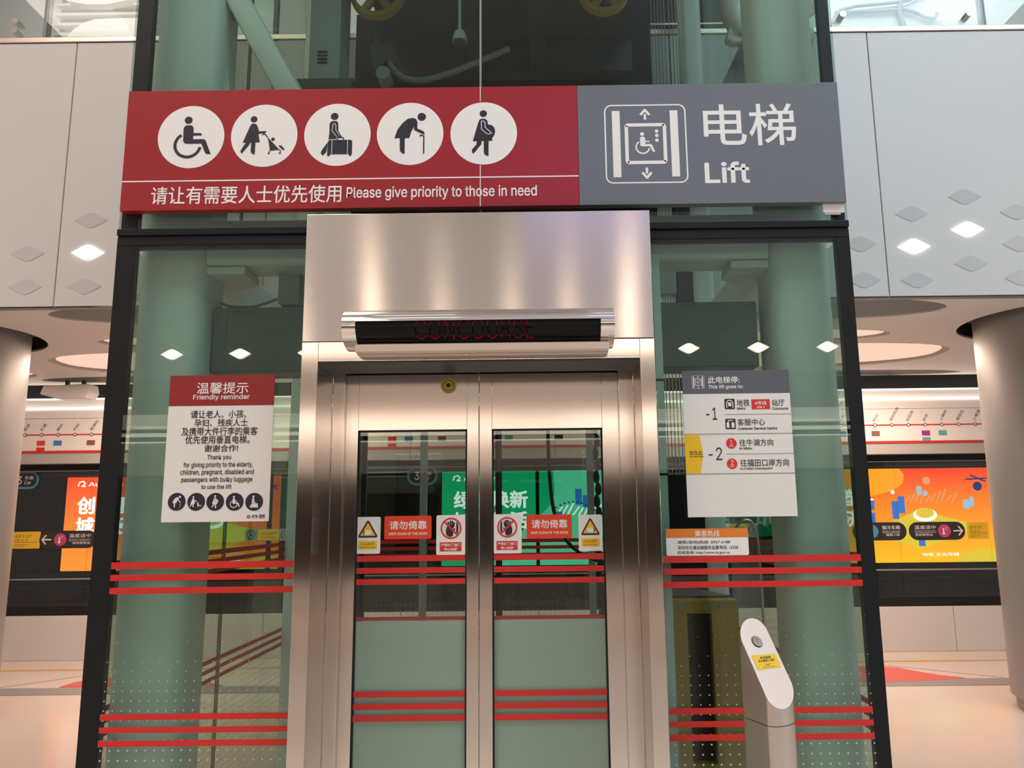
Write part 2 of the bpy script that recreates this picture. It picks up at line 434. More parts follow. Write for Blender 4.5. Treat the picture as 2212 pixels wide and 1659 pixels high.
for (cx, cz), lb in zip(LIT, ('lit diamond lamp on the fascia left of the lift', 'right one of the two lit diamond lamps right of the lift, the higher', 'left one of the two lit diamond lamps right of the lift, the lower')):
    t = thing('diamond_lamp', lb, 'lamp', (cx, 2.445, cz), 'lit diamond lamps')
    MB().prism(diamond(cx, cz, 0.236, 0.118), 2.442, 2.4495).build('diffuser', 'diamond_lamp', t)
    fr = MB(); o_ = diamond(cx, cz, 0.252, 0.128); i_ = diamond(cx, cz, 0.236, 0.118); k = len(o_)
    fr.v = [(x, 2.440, z) for x, z in o_] + [(x, 2.440, z) for x, z in i_]
    fr.f = [(i, (i + 1) % k, k + (i + 1) % k, k + i) for i in range(k)]
    fr.build('frame', 'acrylic', t)

# the opposite half of the station (behind the camera, seen only mirrored in glass and steel)
fop = fascia('wall_opposite', -5.5, -1, 'white panelled slab edge across the hall')
for i, cx in enumerate((-5.5, -4.75, -4.0, -3.25, -2.5, -1.75, -1.0, -0.25, 0.35, 1.0, 1.68, 2.44, 3.2, 3.96, 4.7)):
    for cz, on in ((3.28, True), (3.52, False), (3.76, i % 4 == 1)):
        p = MB().prism(diamond(cx + (0.37 if cz == 3.52 else 0), cz, 0.236, 0.114), -5.5, -5.496)
        p.build('diamond_inlay', 'diamond_lamp_rear' if on else 'acrylic', fop)
struct(MB().box(-9, 9, -10.3, -5.6, 2.99, 4.98).build('ceiling_opposite', 'soffit_paint'), 'platform ceiling across the hall')
for cx in (-5.2, -1.2, 2.8, 6.4):
    MB().slab(ell(cx, -8.9, 1.3, 0.75, p=2.5), 2.97, 2.988).build('diffuser', 'lamp_warm_rear', bpy.data.objects['ceiling_opposite'])
wo = struct(MB().box(-9, 9, -10.2, -10.0, 0.5, 2.2).build('wall_rear', 'dark_gloss'), 'dark screen doors across the hall')
MB().box(-9, 9, -10.2, -9.9, 0, 0.5).build('base_panel', 'white_panel', wo)
MB().box(-9, 9, -10.2, -9.85, 2.2, 2.72).build('header_panel', 'white_panel', wo)
MB().box(-9, 9, -10.2, -9.84, 2.72, 2.745).build('light_strip', 'lamp_strip_rear', wo)
MB().box(-9, 9, -10.2, -9.84, 2.86, 2.885).build('light_strip', 'lamp_strip_rear', wo)
# side walls, high roof, upper level
for nm, x0, x1 in (('wall_left', -9.2, -9), ('wall_right', 9, 9.2)):
    struct(MB().box(x0, x1, -10.5, 8.6, 0, 9.4).build(nm, 'white_paint'), 'pale end wall of the station hall')
roof = struct(MB().box(-9.2, 9.2, -10.5, 8.6, 9.2, 9.4).build('ceiling_roof', 'white_paint'), 'high pale roof over the atrium')
for i in range(6):
    for y in (-3.4, -0.2):
        MB().box(-7.4 + 2.7 * i, -6.4 + 2.7 * i, y, y + 0.5, 9.14, 9.2).build('roof_light_panel', 'roof_lamp', roof)
struct(MB().box(-9.2, 9.2, -10.5, -10.3, 5, 9.4).build('wall_upper_rear', 'white_paint'), 'pale upper wall across the hall')
scr = thing('advert_screen', 'blue glowing advert screen on the level across the hall', 'screen', (0.6, -7.6, 5.0))
MB().box(-0.25, 2.6, -7.75, -7.7, 5.0, 6.95).build('frame', 'dark', scr)
MB().box(-0.18, 2.53, -7.7, -7.69, 5.07, 6.88).build('display', 'screen_blue', scr)

# upper concourse behind the glass balustrade
up = struct(MB().box(-9, 9, 6.4, 6.6, 5, 9.2).build('wall_concourse', 'white_paint'), 'pale wall of the upper concourse')
lv = thing('louvre_screen', 'dark louvre with white horizontal blades on the upper level', 'louvre', (-5.0, 6.3, 5.0))
lx0, lx1, lz0, lz1 = -6.1224, -4.8406, 7.5434, 8.5086
MB().box(lx0, lx1, 6.32, 6.36, lz0 - 0.6, lz1 + 0.4).build('backing', 'steel_dark', lv)
for i in range(9):
    z = lz0 - 0.22 + i * 0.138
    MB().sidep([(6.18, z), (6.30, z + 0.03), (6.30, z + 0.06), (6.17, z + 0.03)], lx0, lx1).build('louvre_blade', 'white_paint', lv)
lv2 = thing('louvre_grille', 'dark louvre with thin pale blades behind the lift shaft', 'louvre', (0.6, 6.3, 5.0))
MB().box(-0.3, 2.6, 6.32, 6.36, 5.9, 8.3).build('backing', 'dark', lv2)
for i in range(9):
    z = 6.42 + i * 0.155
    MB().box(-0.3, 2.6, 6.22, 6.30, z, z + 0.022).build('louvre_blade', 'strip_steel', lv2)
ar = thing('curved_reflection', 'shape standing in for a white curved canopy edge over the upper level louvre', 'reflection', (-4.6, 5.6, 5.0))  # white solid shapes added in place of curved reflections
MB().prism([(-5.5182, 7.1595), (-5.4434, 7.2553), (-5.3228, 7.3385), (-5.2040, 7.3794), (-4.9825, 7.3883), (-4.5382, 7.3879), (-4.5215, 7.1449)], 5.55, 5.65).build('reflection_shape', 'white_paint', ar)
MB().prism([(-5.6575, 7.7973), (-5.5584, 7.6232), (-5.3314, 7.5769), (-5.0803, 7.5731), (-4.8334, 7.6247), (-4.6214, 7.7817)], 5.55, 5.65).build('reflection_shape', 'white_paint', ar)
cvr = thing('curved_wall_frame', 'pale curved wall cladding with grey seams on the upper level at right', 'wall cladding', (4.0, 5.8, 5.0))
def seam3(pts, r=0.022): MB().tube([(p[0], 5.8, p[1]) for p in pts], r, 8).build('seam', 'steel_grey', cvr, smooth=True)
seam3([(3.6737, 7.3667), (3.6905, 7.4409), (3.7713, 7.5393), (3.9733, 7.5924), (4.3148, 7.6186), (4.6007, 7.6519), (4.8384, 7.7738)])
seam3([(3.7064, 7.5028), (3.8540, 7.5131), (4.2500, 7.5197), (4.5342, 7.5404), (4.6718, 7.5010), (4.8057, 7.4244), (4.9059, 7.4105), (4.9468, 7.4845)])
seam3([(4.5677, 7.7904), (4.5058, 7.6033), (4.4858, 7.5038), (4.5091, 7.3854), (4.5426, 7.2549)], 0.03)
MB().prism([(3.6581, 7.1569), (3.6773, 7.4162), (3.7694, 7.5144), (3.9713, 7.5675), (4.2562, 7.5945), (4.5984, 7.6269), (4.8963, 7.7855), (5.2926, 7.7795), (5.2272, 7.1341)], 5.84, 5.90).build('cladding', 'white_panel', cvr)
cp = thing('upper_column', 'pale round column on the upper level at the far left', 'column', (-6.9, 5.2, 5.0))
MB().tube([(-6.65, 4.6, 5.0), (-6.65, 4.6, 9.2)], 0.42, 32).build('shaft', 'white_paint', cp, smooth=True)
MB().tube([(-6.65, 4.6, 5.0), (-6.65, 4.6, 5.12)], 0.46, 32).build('base_ring', 'steel_grey', cp, smooth=True)
rail = []
for nm, xs, lb in (('a', (-7.2, -5.45, -3.70, -1.95), 'clear glass balustrade on the slab edge left of the lift'), ('b', (1.55, 3.42, 5.1, 6.8), 'clear glass balustrade on the slab edge right of the lift')):
    t = thing('glass_balustrade', lb, 'balustrade', (xs[0], 2.5, 5.07), 'glass balustrades of the upper level')
    for a, c in zip(xs[:-1], xs[1:]):
        MB().box(a + 0.012, c - 0.012, 2.49, 2.505, 5.075, 6.2).build('glass_pane', 'rail_glass', t)
    MB().tube([(xs[0], 2.5, 6.25), (xs[-1], 2.5, 6.25)], 0.025, 12).build('handrail', 'chrome', t, smooth=True)
    for a in xs:
        MB().box(a - 0.012, a + 0.012, 2.50, 2.56, 5.07, 6.2).build('post', 'steel_grey', t)
    for px in (((-3.8912, 5.2117), (-3.8907, 5.1349)) if nm == 'a' else ((2.3344, 5.1776), (3.2809, 5.1713))):
        MB().tube([(px[0], 2.44, px[1]), (px[0], 2.52, px[1])], 0.024, 16).build('standoff', 'chrome', t, smooth=True)

# ---------------------------------------------------------------- platform screen (far side)
psd = thing('platform_screen', 'long wall of platform screen doors with white header and dark glass', 'screen doors', (0, 5.9, 0))
YP = 5.9
for i in range(12):
    a, c = -9 + 1.5 * i + 0.003, -9 + 1.5 * (i + 1) - 0.003
    MB().box(a, c, YP, YP + 0.08, 0.0, 0.47).build('base_panel', 'white_panel', psd, bevel=0.003, seg=1)
MB().box(-9, 9, YP + 0.01, YP + 0.1, 0.47, 0.57).build('sill', 'gap_black', psd)
MB().box(-9, 9, YP + 0.02, YP + 0.1, 0.85, 0.862).build('rail', 'steel_grey', psd)
for i in range(18):
    a = -9 + 1.0 * i
    MB().box(a + 0.001, a + 0.999, YP + 0.03, YP + 0.04, 0.57, 2.06).build('glass_pane', 'screen_glass', psd)
    if i % 3 == 0: MB().box(a - 0.02, a + 0.02, YP + 0.045, YP + 0.09, 0.57, 2.06).build('mullion', 'black_frame', psd)
MB().box(-9, 9, YP - 0.02, YP + 0.1, 2.06, 2.115).build('door_head', 'gap_black', psd)
MB().box(-9, 9, YP - 0.03, YP - 0.0, 2.035, 2.042).build('head_trim', 'steel_grey', psd)
for i in range(12):
    a, c = -9.4 + 1.6 * i + 0.002, -9.4 + 1.6 * (i + 1) - 0.002
    MB().box(a, c, YP - 0.15, YP + 0.1, 2.115, 2.232).build('lower_panel', 'grey_recess_shade', psd)
    MB().box(a, c, YP - 0.16, YP + 0.1, 2.232, 2.256).build('red_stripe', 'print_red', psd)
    MB().box(a, c, YP - 0.15, YP + 0.1, 2.258, 2.615).build('map_panel', 'white_paint', psd)
    MB().box(a, c, YP - 0.145, YP + 0.1, 2.62, 2.715).build('upper_panel', 'white_paint', psd)
    MB().box(a, c, YP - 0.16, YP + 0.1, 2.718, 2.738).build('light_strip', 'lamp_strip', psd)
    MB().box(a, c, YP - 0.10, YP + 0.1, 2.74, 2.835).build('top_panel', 'white_paint', psd)
    MB().box(a, c, YP - 0.11, YP + 0.1, 2.837, 2.85).build('light_strip', 'lamp_strip', psd)
struct(MB().box(-9, 9, YP + 0.1, YP + 0.3, 2.0, 4.0).build('wall_header', 'gap_black'), 'black gap above the screen doors')
# tunnel
tn = struct(MB().box(-9, 9, 8.45, 8.6, -1.3, 4).build('wall_tunnel', 'tunnel'), 'dark track wall behind the screen doors')
struct(MB().box(-9, 9, 6.0, 8.6, -1.4, -1.3).build('floor_track', 'tunnel'), 'dark track bed')
for z in (0.55, 0.72):
    MB().box(-9, 9, 8.38, 8.45, z, z + 0.03).build('conduit', 'steel_dark', tn)

# line diagram on the header
NAMES = ['牛湖', '观澜湖', '松元厦', '观澜', '长湖', '茜坑', '竹村', '清湖北', '清湖', '龙华', '龙胜', '上塘', '红山', '深圳北站', '白石龙', '民乐', '上梅林', '莲花北', '少年宫', '市民中心', '会展中心', '福民', '福田口岸']
mat('tag_green', (0.10, 0.40, 0.18), 0.5); mat('tag_blue', (0.05, 0.20, 0.55), 0.5); mat('tag_purple', (0.35, 0.03, 0.30), 0.5)
mat('tag_teal', (0.12, 0.42, 0.40), 0.5); mat('tag_brown', (0.25, 0.10, 0.06), 0.5)
def line_map(x0, x1, label, start):
    t = thing('line_map', label, 'map', (x0, YP - 0.155, 2.4), 'line maps on the header')
    z = 2.435; y = YP - 0.153
    MB().box(x0, x1, y, y + 0.002, z - 0.007, z + 0.007).build('route_line', 'print_red', t)
    n = int((x1 - x0) / 0.185); dots = MB(); cores = MB()
    for i in range(n + 1):
        x = x0 + 0.06 + i * 0.185
        if x > x1: break
        dots.disc(x, z, 0.02, y - 0.001, 14); cores.disc(x, z, 0.013, y - 0.0018, 14)
        nmn = NAMES[(start + i) % len(NAMES)]
        h = 0.03
        text(nmn, (x, x + 0.045 * len(nmn), z + 0.035, z + 0.035 + h * 1.1), y - 0.001, 'steel_dark', t, 'station_name', rot=(x, z + 0.035, math.radians(58)))
        for k_, tg in enumerate({1: ['sticker_red', 'print_red'], 2: ['tag_blue'], 4: ['tag_brown'], 7: ['tag_purple', 'tag_teal'], 8: ['tag_teal'], 11: ['print_black'], 13: ['tag_green']}.get(i % 15, [])):
            MB().box(x - 0.045, x + 0.045, y - 0.001, y, z - 0.12 - 0.075 * k_, z - 0.065 - 0.075 * k_).build('line_tag', tg, t)
    dots.build('station_ring', 'print_black', t); cores.build('station_dot', 'print_white', t)
    return t
line_map(-5.75, -3.60, 'station line map on the header at the far left, beside the left round column', 3)
line_map(-1.85, 0.75, 'station line map on the header seen through the lift door windows', 5)
line_map(2.95, 4.95, 'station line map on the header right of the lift shaft', 8)

# signs on the screen doors
def pill(x0, x1, z0, z1, y, m, t, name='plate', th=0.006):
    return MB().prism(rr(x0, x1, z0, z1, (z1 - z0) / 2 * 0.98, 8), y - th, y).build(name, m, t)
def car_sign(x0, x1, z0, z1, label):
    t = thing('car_number_sign', label, 'sign', (x0, YP - 0.02, z0), 'car number signs'); y = YP + 0.028
    pill(x0, x1, z0, z1, y, 'pill_blue', t, 'rim'); d = 0.026
    pill(x0 + d, x1 - d, z0 + d, z1 - d, y - 0.006, 'print_navy', t, 'plate', 0.002)
    w = x1 - x0; zc = (z0 + z1) / 2
    text('3', (x0 + w * 0.24, x0 + w * 0.40, zc - 0.045, zc + 0.045), y - 0.009, 'print_white', t)
    text('车厢', (x0 + w * 0.50, x0 + w * 0.80, zc + 0.006, zc + 0.048), y - 0.009, 'print_white', t)
    text('Car', (x0 + w * 0.50, x0 + w * 0.74, zc - 0.045, zc - 0.008), y - 0.009, 'print_white', t)
car_sign(-1.4601, -1.1204, 1.8364, 2.0516, 'blue rimmed oval car sign seen through the left lift door window')
car_sign(-5.92, -5.60, 1.845, 2.045, 'blue rimmed oval car sign cut by the left round column')
def cool_sign(x0, x1, z0, z1, label, arrow):
    t = thing('pill_sign', label, 'sign', (x0, YP - 0.02, z0), 'black pill signs on the screen doors'); y = YP + 0.028
    pill(x0, x1, z0, z1, y, 'pill_black', t); w = x1 - x0; h = z1 - z0; zc = (z0 + z1) / 2; y -= 0.008
    fx = lambda u: x0 + w * (u if arrow <= 0 else 1 - u)
    bx = lambda a, c: (min(fx(a), fx(c)), max(fx(a), fx(c)))
    if arrow:
        s_ = 1 if arrow < 0 else -1
        MB().stroke([(fx(0.05), zc), (fx(0.21), zc)], 0.014, y).stroke([(fx(0.12), zc + 0.05), (fx(0.05), zc), (fx(0.12), zc - 0.05)], 0.014, y).build('arrow', 'print_white', t)
        MB().disc(fx(0.37), zc, h * 0.36, y, 28).build('badge', 'pill_pink', t)
        MB().stroke([(fx(0.37) - 0.01, zc + 0.03), (fx(0.37) - 0.01, zc - 0.02)], 0.016, y - 0.001).disc(fx(0.37) - 0.01, zc - 0.028, 0.014, y - 0.001, 12).stroke([(fx(0.37) + 0.012, zc + 0.035), (fx(0.37) + 0.03, zc + 0.035)], 0.006, y - 0.001).stroke([(fx(0.37) + 0.012, zc + 0.015), (fx(0.37) + 0.025, zc + 0.015)], 0.006, y - 0.001).build('thermometer', 'print_white', t)
        a = (0.52, 0.90)
    else:
        MB().disc(x0 + w * 0.36, zc, h * 0.36, y, 28).build('badge', 'pill_blue', t); a = (0.55, 0.88)
    text('温度适中' if arrow else '强冷车厢', (*bx(*a), zc + 0.02, zc + 0.062), y, 'print_white', t)
    text('Moderate Temperature' if arrow else 'Cooler Carriage', (*bx(*a), zc - 0.008, zc + 0.008), y, 'print_white', t)
    MB().box(*bx(*a), y, y + 0.001, zc - 0.018, zc - 0.015).build('rule', 'print_white', t)
    text('请按需乘坐' if arrow else '弱冷', (*bx(a[0] + 0.06, a[1]), zc - 0.052, zc - 0.027), y, 'print_white', t)
cool_sign(-5.5347, -4.9016, 1.1890, 1.3821, 'black pill sign with left arrow and pink badge, left of the shaft', -1)
cool_sign(3.4810, 4.0764, 1.1754, 1.3727, 'black pill sign with blue badge beside the shaft, right side', 0)
cool_sign(4.1041, 4.7223, 1.1732, 1.3708, 'black pill sign with right arrow and pink badge, right of the shaft', 1)
def yellow_sign(x0, x1, z0, z1, label):
    t = thing('yellow_door_sign', label, 'sign', (x0, YP - 0.02, z0), 'yellow signs on the screen doors'); y = YP + 0.028
    MB().prism(rr(x0, x1, z0, z1, 0.008, 2), y - 0.006, y).build('plate', 'print_yellow', t); y -= 0.007; w = x1 - x0
    text('03 3 07', (x0 + w * 0.10, x0 + w * 0.68, z1 - 0.065, z1 - 0.035), y, 'print_black', t)
    text('03-3-5', (x0 + w * 0.10, x0 + w * 0.55, z1 - 0.105, z1 - 0.08), y, 'print_black', t)
    for k_, l_ in ((0.62, 0.9), (0.75, 0.6), (0.85, 0.45)):
        MB().box(x0 + w * 0.08, x0 + w * l_, y, y + 0.001, z1 - (z1 - z0) * k_ - 0.003, z1 - (z1 - z0) * k_).build('rule', 'print_black', t)
yellow_sign(-5.8325, -5.5271, 1.1909, 1.3753, 'yellow sign on the screen doors left of the lift')
yellow_sign(4.7514, 4.9773, 1.1804, 1.3586, 'yellow sign on the screen doors at the far right')
def gap_sign(x0, x1, z0, z1, label):
    t = thing('gap_warning_sign', label, 'sign', (x0, YP, z0), 'door warning stickers on the far screen doors'); y = YP + 0.028; w = x1 - x0
    MB().box(x0, x1, y - 0.003, y, z0, z1).build('plate', 'steel_grey', t)
    MB().box(x0 + w * 0.28, x0 + w * 0.76, y - 0.005, y - 0.003, z0 + 0.008, z1 - 0.008).build('yellow_field', 'print_yellow', t)
    text('小心站台间隙', (x0 + w * 0.33, x0 + w * 0.71, z0 + (z1 - z0) * 0.5, z1 - 0.03), y - 0.006, 'print_black', t)
    text('Mind the gap', (x0 + w * 0.36, x0 + w * 0.68, z0 + 0.025, z0 + (z1 - z0) * 0.38), y - 0.006, 'print_black', t)
    for u in (0.13, 0.90):
        MB().ring(x0 + w * u, (z0 + z1) / 2, (z1 - z0) * 0.30, (z1 - z0) * 0.38, y - 0.004, 24).stroke([(x0 + w * u - 0.02, z0 + 0.04), (x0 + w * u + 0.0, z1 - 0.05), (x0 + w * u + 0.02, z0 + 0.045)], 0.012, y - 0.004).build('round_mark', 'print_black', t)
gap_sign(-3.2515, -2.7531, 1.2456, 1.3770, 'grey and yellow gap sticker seen below the left notice')
gap_sign(1.9217, 2.4398, 1.2285, 1.3800, 'grey and yellow gap sticker seen below the right notice')

# light box adverts on the track wall
def ad_mat(name, c0, c1, s):
    m = bpy.data.materials.new(name); m.use_nodes = True; MT[name] = m; nt = m.node_tree
    nt.nodes.remove(nt.nodes['Principled BSDF']); e = nt.nodes.new('ShaderNodeEmission'); e.inputs[1].default_value = s
    g_ = nt.nodes.new('ShaderNodeTexGradient'); tc = nt.nodes.new('ShaderNodeTexCoord'); mp = nt.nodes.new('ShaderNodeMapping')
    mp.inputs['Rotation'].default_value = (0, math.radians(90), 0)
    cr = nt.nodes.new('ShaderNodeValToRGB'); cr.color_ramp.elements[0].color = (*c0, 1); cr.color_ramp.elements[1].color = (*c1, 1)
    nt.links.new(tc.outputs['Generated'], mp.inputs['Vector']); nt.links.new(mp.outputs['Vector'], g_.inputs['Vector'])
    sp = nt.nodes.new('ShaderNodeSeparateXYZ'); nt.links.new(tc.outputs['Generated'], sp.inputs[0])
    nt.links.new(sp.outputs['Z'], cr.inputs['Fac'])
    nt.links.new(cr.outputs['Color'], e.inputs[0]); nt.links.new(e.outputs[0], nt.nodes['Material Output'].inputs[0])
ad_mat('ad_orange', (1.0, 0.30, 0.03), (0.95, 0.065, 0.02), 2.0)
ad_mat('ad_yellow', (1.0, 0.42, 0.02), (1.0, 0.36, 0.015), 1.9)
ad_mat('ad_city', (1.0, 0.50, 0.01), (0.95, 0.05, 0.015), 2.0)
ad_mat('ad_green', (0.02, 0.48, 0.20), (0.0, 0.36, 0.13), 2.0)
ad_mat('ad_mint', (0.12, 0.72, 0.42), (0.10, 0.62, 0.38), 2.0)
emit('ad_white', (0.95, 1.0, 0.97), 2.4); emit('ad_blue', (0.05, 0.25, 0.8), 1.3); emit('ad_pale', (0.45, 0.75, 0.9), 1.3); emit('ad_navy', (0.03, 0.06, 0.3), 1.0)
emit('ad_lemon', (1.0, 0.75, 0.05), 1.4); emit('ad_leaf', (0.0, 0.30, 0.14), 1.2); emit('ad_peach', (1.0, 0.45, 0.20), 1.4)
def advert(x0, x1, z0, z1, label, base, sweep, line1, line2, pic, side):
    t = thing('advert_light_box', label, 'advert', (x0, 8.4, z0)); y = 8.34; w = x1 - x0; h = z1 - z0
    MB().box(x0 - 0.04, x1 + 0.04, y + 0.01, 8.45, z0 - 0.04, z1 + 0.04).build('frame', 'dark', t)
    MB().box(x0, x1, y, y + 0.01, z0, z1).build('display', base, t)
    X = lambda u: x0 + w * u; Z = lambda v: z0 + h * v
    if side == 'tl': pts = [(0, 1)] + [(u, v) for u, v in ((0.59, 1), (0.61, 0.93), (0.60, 0.84), (0.56, 0.77), (0.48, 0.72), (0.40, 0.68), (0.33, 0.60), (0.28, 0.5), (0.18, 0.3), (0, 0.2))]
    else: pts = [(u, v) for u, v in ((0.52, 1), (1, 1), (1, 0), (0.24, 0), (0.24, 0.18), (0.27, 0.32), (0.32, 0.42), (0.38, 0.48), (0.46, 0.53), (0.50, 0.62), (0.525, 0.75))]
    MB().plate([(X(u), Z(v)) for u, v in pts], y - 0.003).build('background_wave', sweep, t)
    y -= 0.006
    text('Autumn', (X(0.10), X(0.26), Z(0.90), Z(0.945)), y, 'ad_white', t, bold=0.01)
    MB().stroke([(X(0.052), Z(0.90)), (X(0.058), Z(0.945)), (X(0.075), Z(0.955)), (X(0.085), Z(0.93)), (X(0.07), Z(0.90)), (X(0.088), Z(0.90))], 0.016, y).build('logo_mark', 'ad_white', t)
    text(line1, (X(0.055), X(0.40), Z(0.60), Z(0.79)), y, 'ad_white', t, bold=0.035)
    text(line2, (X(0.055), X(0.40), Z(0.38), Z(0.57)), y, 'ad_white', t, bold=0.035)
    if pic == 'city':
        MB().plate([(X(0.42), Z(0.32)), (X(0.66), Z(0.55)), (X(0.94), Z(0.38)), (X(0.66), Z(0.14))], y).build('platform_art', 'ad_lemon', t)
        MB().disc(X(0.69), Z(0.50), w * 0.055, y - 0.003, 30, h * 0.07).build('round_stage', 'ad_white', t)
        MB().disc(X(0.69), Z(0.52), w * 0.042, y - 0.005, 30, h * 0.055).build('round_stage_top', 'ad_lemon', t)
        for nm_, q in (('tower_art', (0.40, 0.46, 0.40, 0.53)), ('tower_art', (0.54, 0.57, 0.46, 0.65)), ('tower_art', (0.57, 0.60, 0.52, 0.70)), ('tower_art', (0.435, 0.46, 0.56, 0.66)), ('tower_art', (0.65, 0.68, 0.17, 0.24))):
            MB().box(X(q[0]), X(q[1]), y - 0.004, y - 0.002, Z(q[2]), Z(q[3])).build(nm_, 'ad_blue', t)
        for q in ((0.66, 0.685, 0.71, 0.81), (0.69, 0.71, 0.70, 0.76), (0.87, 0.90, 0.56, 0.66), (0.90, 0.92, 0.58, 0.69), (0.36, 0.385, 0.42, 0.49)):
            MB().prism(rr(X(q[0]), X(q[1]), Z(q[2]), Z(q[3]), 0.03, 4), y - 0.004, y - 0.002).build('tower_art', 'ad_pale', t)
        ln = MB()
        for k_ in range(10):
            u = 0.60 + k_ * 0.024; ln.stroke([(X(u), Z(0.62 + 0.01 * (k_ % 3))), (X(u + 0.025), Z(0.70 + 0.02 * (k_ % 4)))], 0.018, y - 0.004).disc(X(u + 0.025), Z(0.70 + 0.02 * (k_ % 4)), 0.016, y - 0.004, 10)
        ln.build('light_beam', 'ad_peach', t)
        MB().disc(X(0.71), Z(0.865), w * 0.018, y, 20).build('balloon', 'ad_peach', t)
        MB().disc(X(0.945), Z(0.80), w * 0.021, y, 20).build('balloon', 'ad_navy', t)
        MB().stroke([(X(0.89), Z(0.875)), (X(0.99), Z(0.885))], 0.02, y).stroke([(X(0.915), Z(0.92)), (X(0.985), Z(0.85))], 0.022, y).build('plane_art', 'ad_navy', t)
        MB().plate([(X(0.80), Z(0)), (X(1), Z(0)), (X(1), Z(0.13)), (X(0.93), Z(0.135)), (X(0.86), Z(0.09))], y - 0.001).build('corner_wave', 'ad_lemon', t)
        text('地铁 文化传媒', (X(0.66), X(0.83), Z(0.065), Z(0.10)), y, 'ad_white', t)
        for u, v in ((0.32, 0.57), (0.45, 0.66), (0.55, 0.745), (0.37, 0.155)):
            MB().disc(X(u), Z(v), 0.028, y, 12).build('sparkle', 'ad_white', t)
    else:
        for u, v, s_ in ((0.365, 0.40, 0.10), (0.40, 0.44, 0.07), (0.33, 0.37, 0.06), (0.43, 0.40, 0.06)):
            MB().plate([(X(u - s_ * 0.12), Z(v)), (X(u + s_ * 0.15), Z(v + s_ * 0.9)), (X(u + s_ * 0.22), Z(v + s_ * 0.3)), (X(u + s_ * 0.1), Z(v - s_ * 0.4))], y).build('leaf_art', 'ad_leaf', t)
        ln = MB()
        for k_ in range(12):
            u = 0.53 + k_ * 0.026; ln.stroke([(X(u), Z(0.52)), (X(u + 0.03), Z(0.61 + 0.02 * (k_ % 3)))], 0.022, y)
        ln.build('light_beam', 'ad_white', t)
        for q in ((0.62, 0.65, 0.63, 0.80), (0.655, 0.675, 0.60, 0.73), (0.53, 0.56, 0.46, 0.56), (0.75, 0.78, 0.44, 0.55), (0.82, 0.84, 0.5, 0.62)):
            MB().box(X(q[0]), X(q[1]), y - 0.004, y - 0.002, Z(q[2]), Z(q[3])).build('tower_art', 'ad_blue', t)
        dt = MB()
        for k_ in range(14): dt.disc(X(0.53 + k_ * 0.02), Z(0.66 - 0.0035 * (k_ - 4) ** 2), 0.014, y - 0.005, 8)
        dt.build('dotted_arc', 'ad_navy', t)
        MB().disc(X(0.69), Z(0.86), w * 0.02, y, 20).build('balloon', 'ad_pale', t)
advert(-6.72, -3.66, 0.79, 2.10, 'orange light box advert left of the lift shaft', 'ad_orange', 'ad_orange', '创意重塑', '城市经济', 'city', 'tl')
advert(-1.36, 1.70, 0.80, 2.12, 'green light box advert seen through the lift door windows', 'ad_green', 'ad_mint', '绿意焕新', '城市生活', 'green', 'br')
advert(3.36, 6.42, 0.78, 2.09, 'yellow and orange city art light box advert right of the lift', 'ad_city', 'ad_yellow', '创意重塑', '城市经济', 'city', 'tl')

# ---------------------------------------------------------------- round columns
for (cx, cy), lb in ((CL, 'large round silver clad column at the left edge'), (CR, 'large round silver clad column at the right edge')):
    t = thing('round_column', lb, 'column', (cx, cy, 0), 'round platform columns')
    MB().tube([(cx, cy, 0.10), (cx, cy, 3.13)], CRAD, 72).build('cladding', 'column_cladding', t, smooth=True)
    MB().tube([(cx, cy, 0.0), (cx, cy, 0.10)], CRAD - 0.035, 48).build('plinth', 'steel_grey', t, smooth=True)
dvx, dvy = -5.05, 5.62
t = thing('ceiling_speaker', 'small white faceted loudspeaker box hanging from the ceiling at left', 'speaker', (dvx, dvy, 2.8))
MB().prism([(dvx - 0.30, 2.84), (dvx - 0.27, 2.93), (dvx + 0.22, 2.95), (dvx + 0.24, 2.86), (dvx + 0.20, 2.79), (dvx - 0.12, 2.79)], 5.40, 5.60).build('housing', 'white_panel', t, bevel=0.012)
for dx in (-0.08, 0.10):
    MB().box(dvx + dx, dvx + dx + 0.03, 5.48, 5.52, 2.93, 3.0).build('bracket', 'steel_dark', t)

# ---------------------------------------------------------------- lift shaft: steel frame and glass
XL, XR, DEP = -1.62, 1.218, 2.3
sh = thing('lift_shaft', 'green tinted glass lift shaft with pale steel frame and black edge strips', 'lift shaft', (-0.2, 0, 0))
def column(x0, x1, y0, y1, r):
    MB().slab(rr(x0, x1, y0, y1, r, 6), 0.0, 6.4).build('column', 'steel_paint', sh, smooth=True)
column(-1.598, -1.322, 0.10, 0.36, 0.07)
column(0.940, 1.190, 0.10, 0.36, 0.07)
column(-1.585, -1.435, 2.06, 2.22, 0.04)
column(1.035, 1.180, 2.06, 2.22, 0.04)
def hbeam(x0, x1, y0, y1, z0, z1):
    MB().sidep(rr(y0, y1, z0, z1, 0.03, 4), x0, x1).build('beam', 'steel_paint', sh, smooth=True)
def dbeam(x0, x1, y0, y1, z0, z1):
    MB().prism(rr(x0, x1, z0, z1, 0.03, 4), y0, y1).build('beam', 'steel_paint', sh, smooth=True)
hbeam(-1.322, 0.940, 0.12, 0.31, 2.505, 2.70)
hbeam(-1.322, 0.940, 0.12, 0.31, 2.93, 3.12)
dbeam(-1.56, -1.39, 0.36, 2.06, 2.50, 2.68)
dbeam(0.98, 1.14, 0.36, 2.06, 2.50, 2.68)
hbeam(-1.435, 1.035, 2.08, 2.20, 2.58, 2.74)
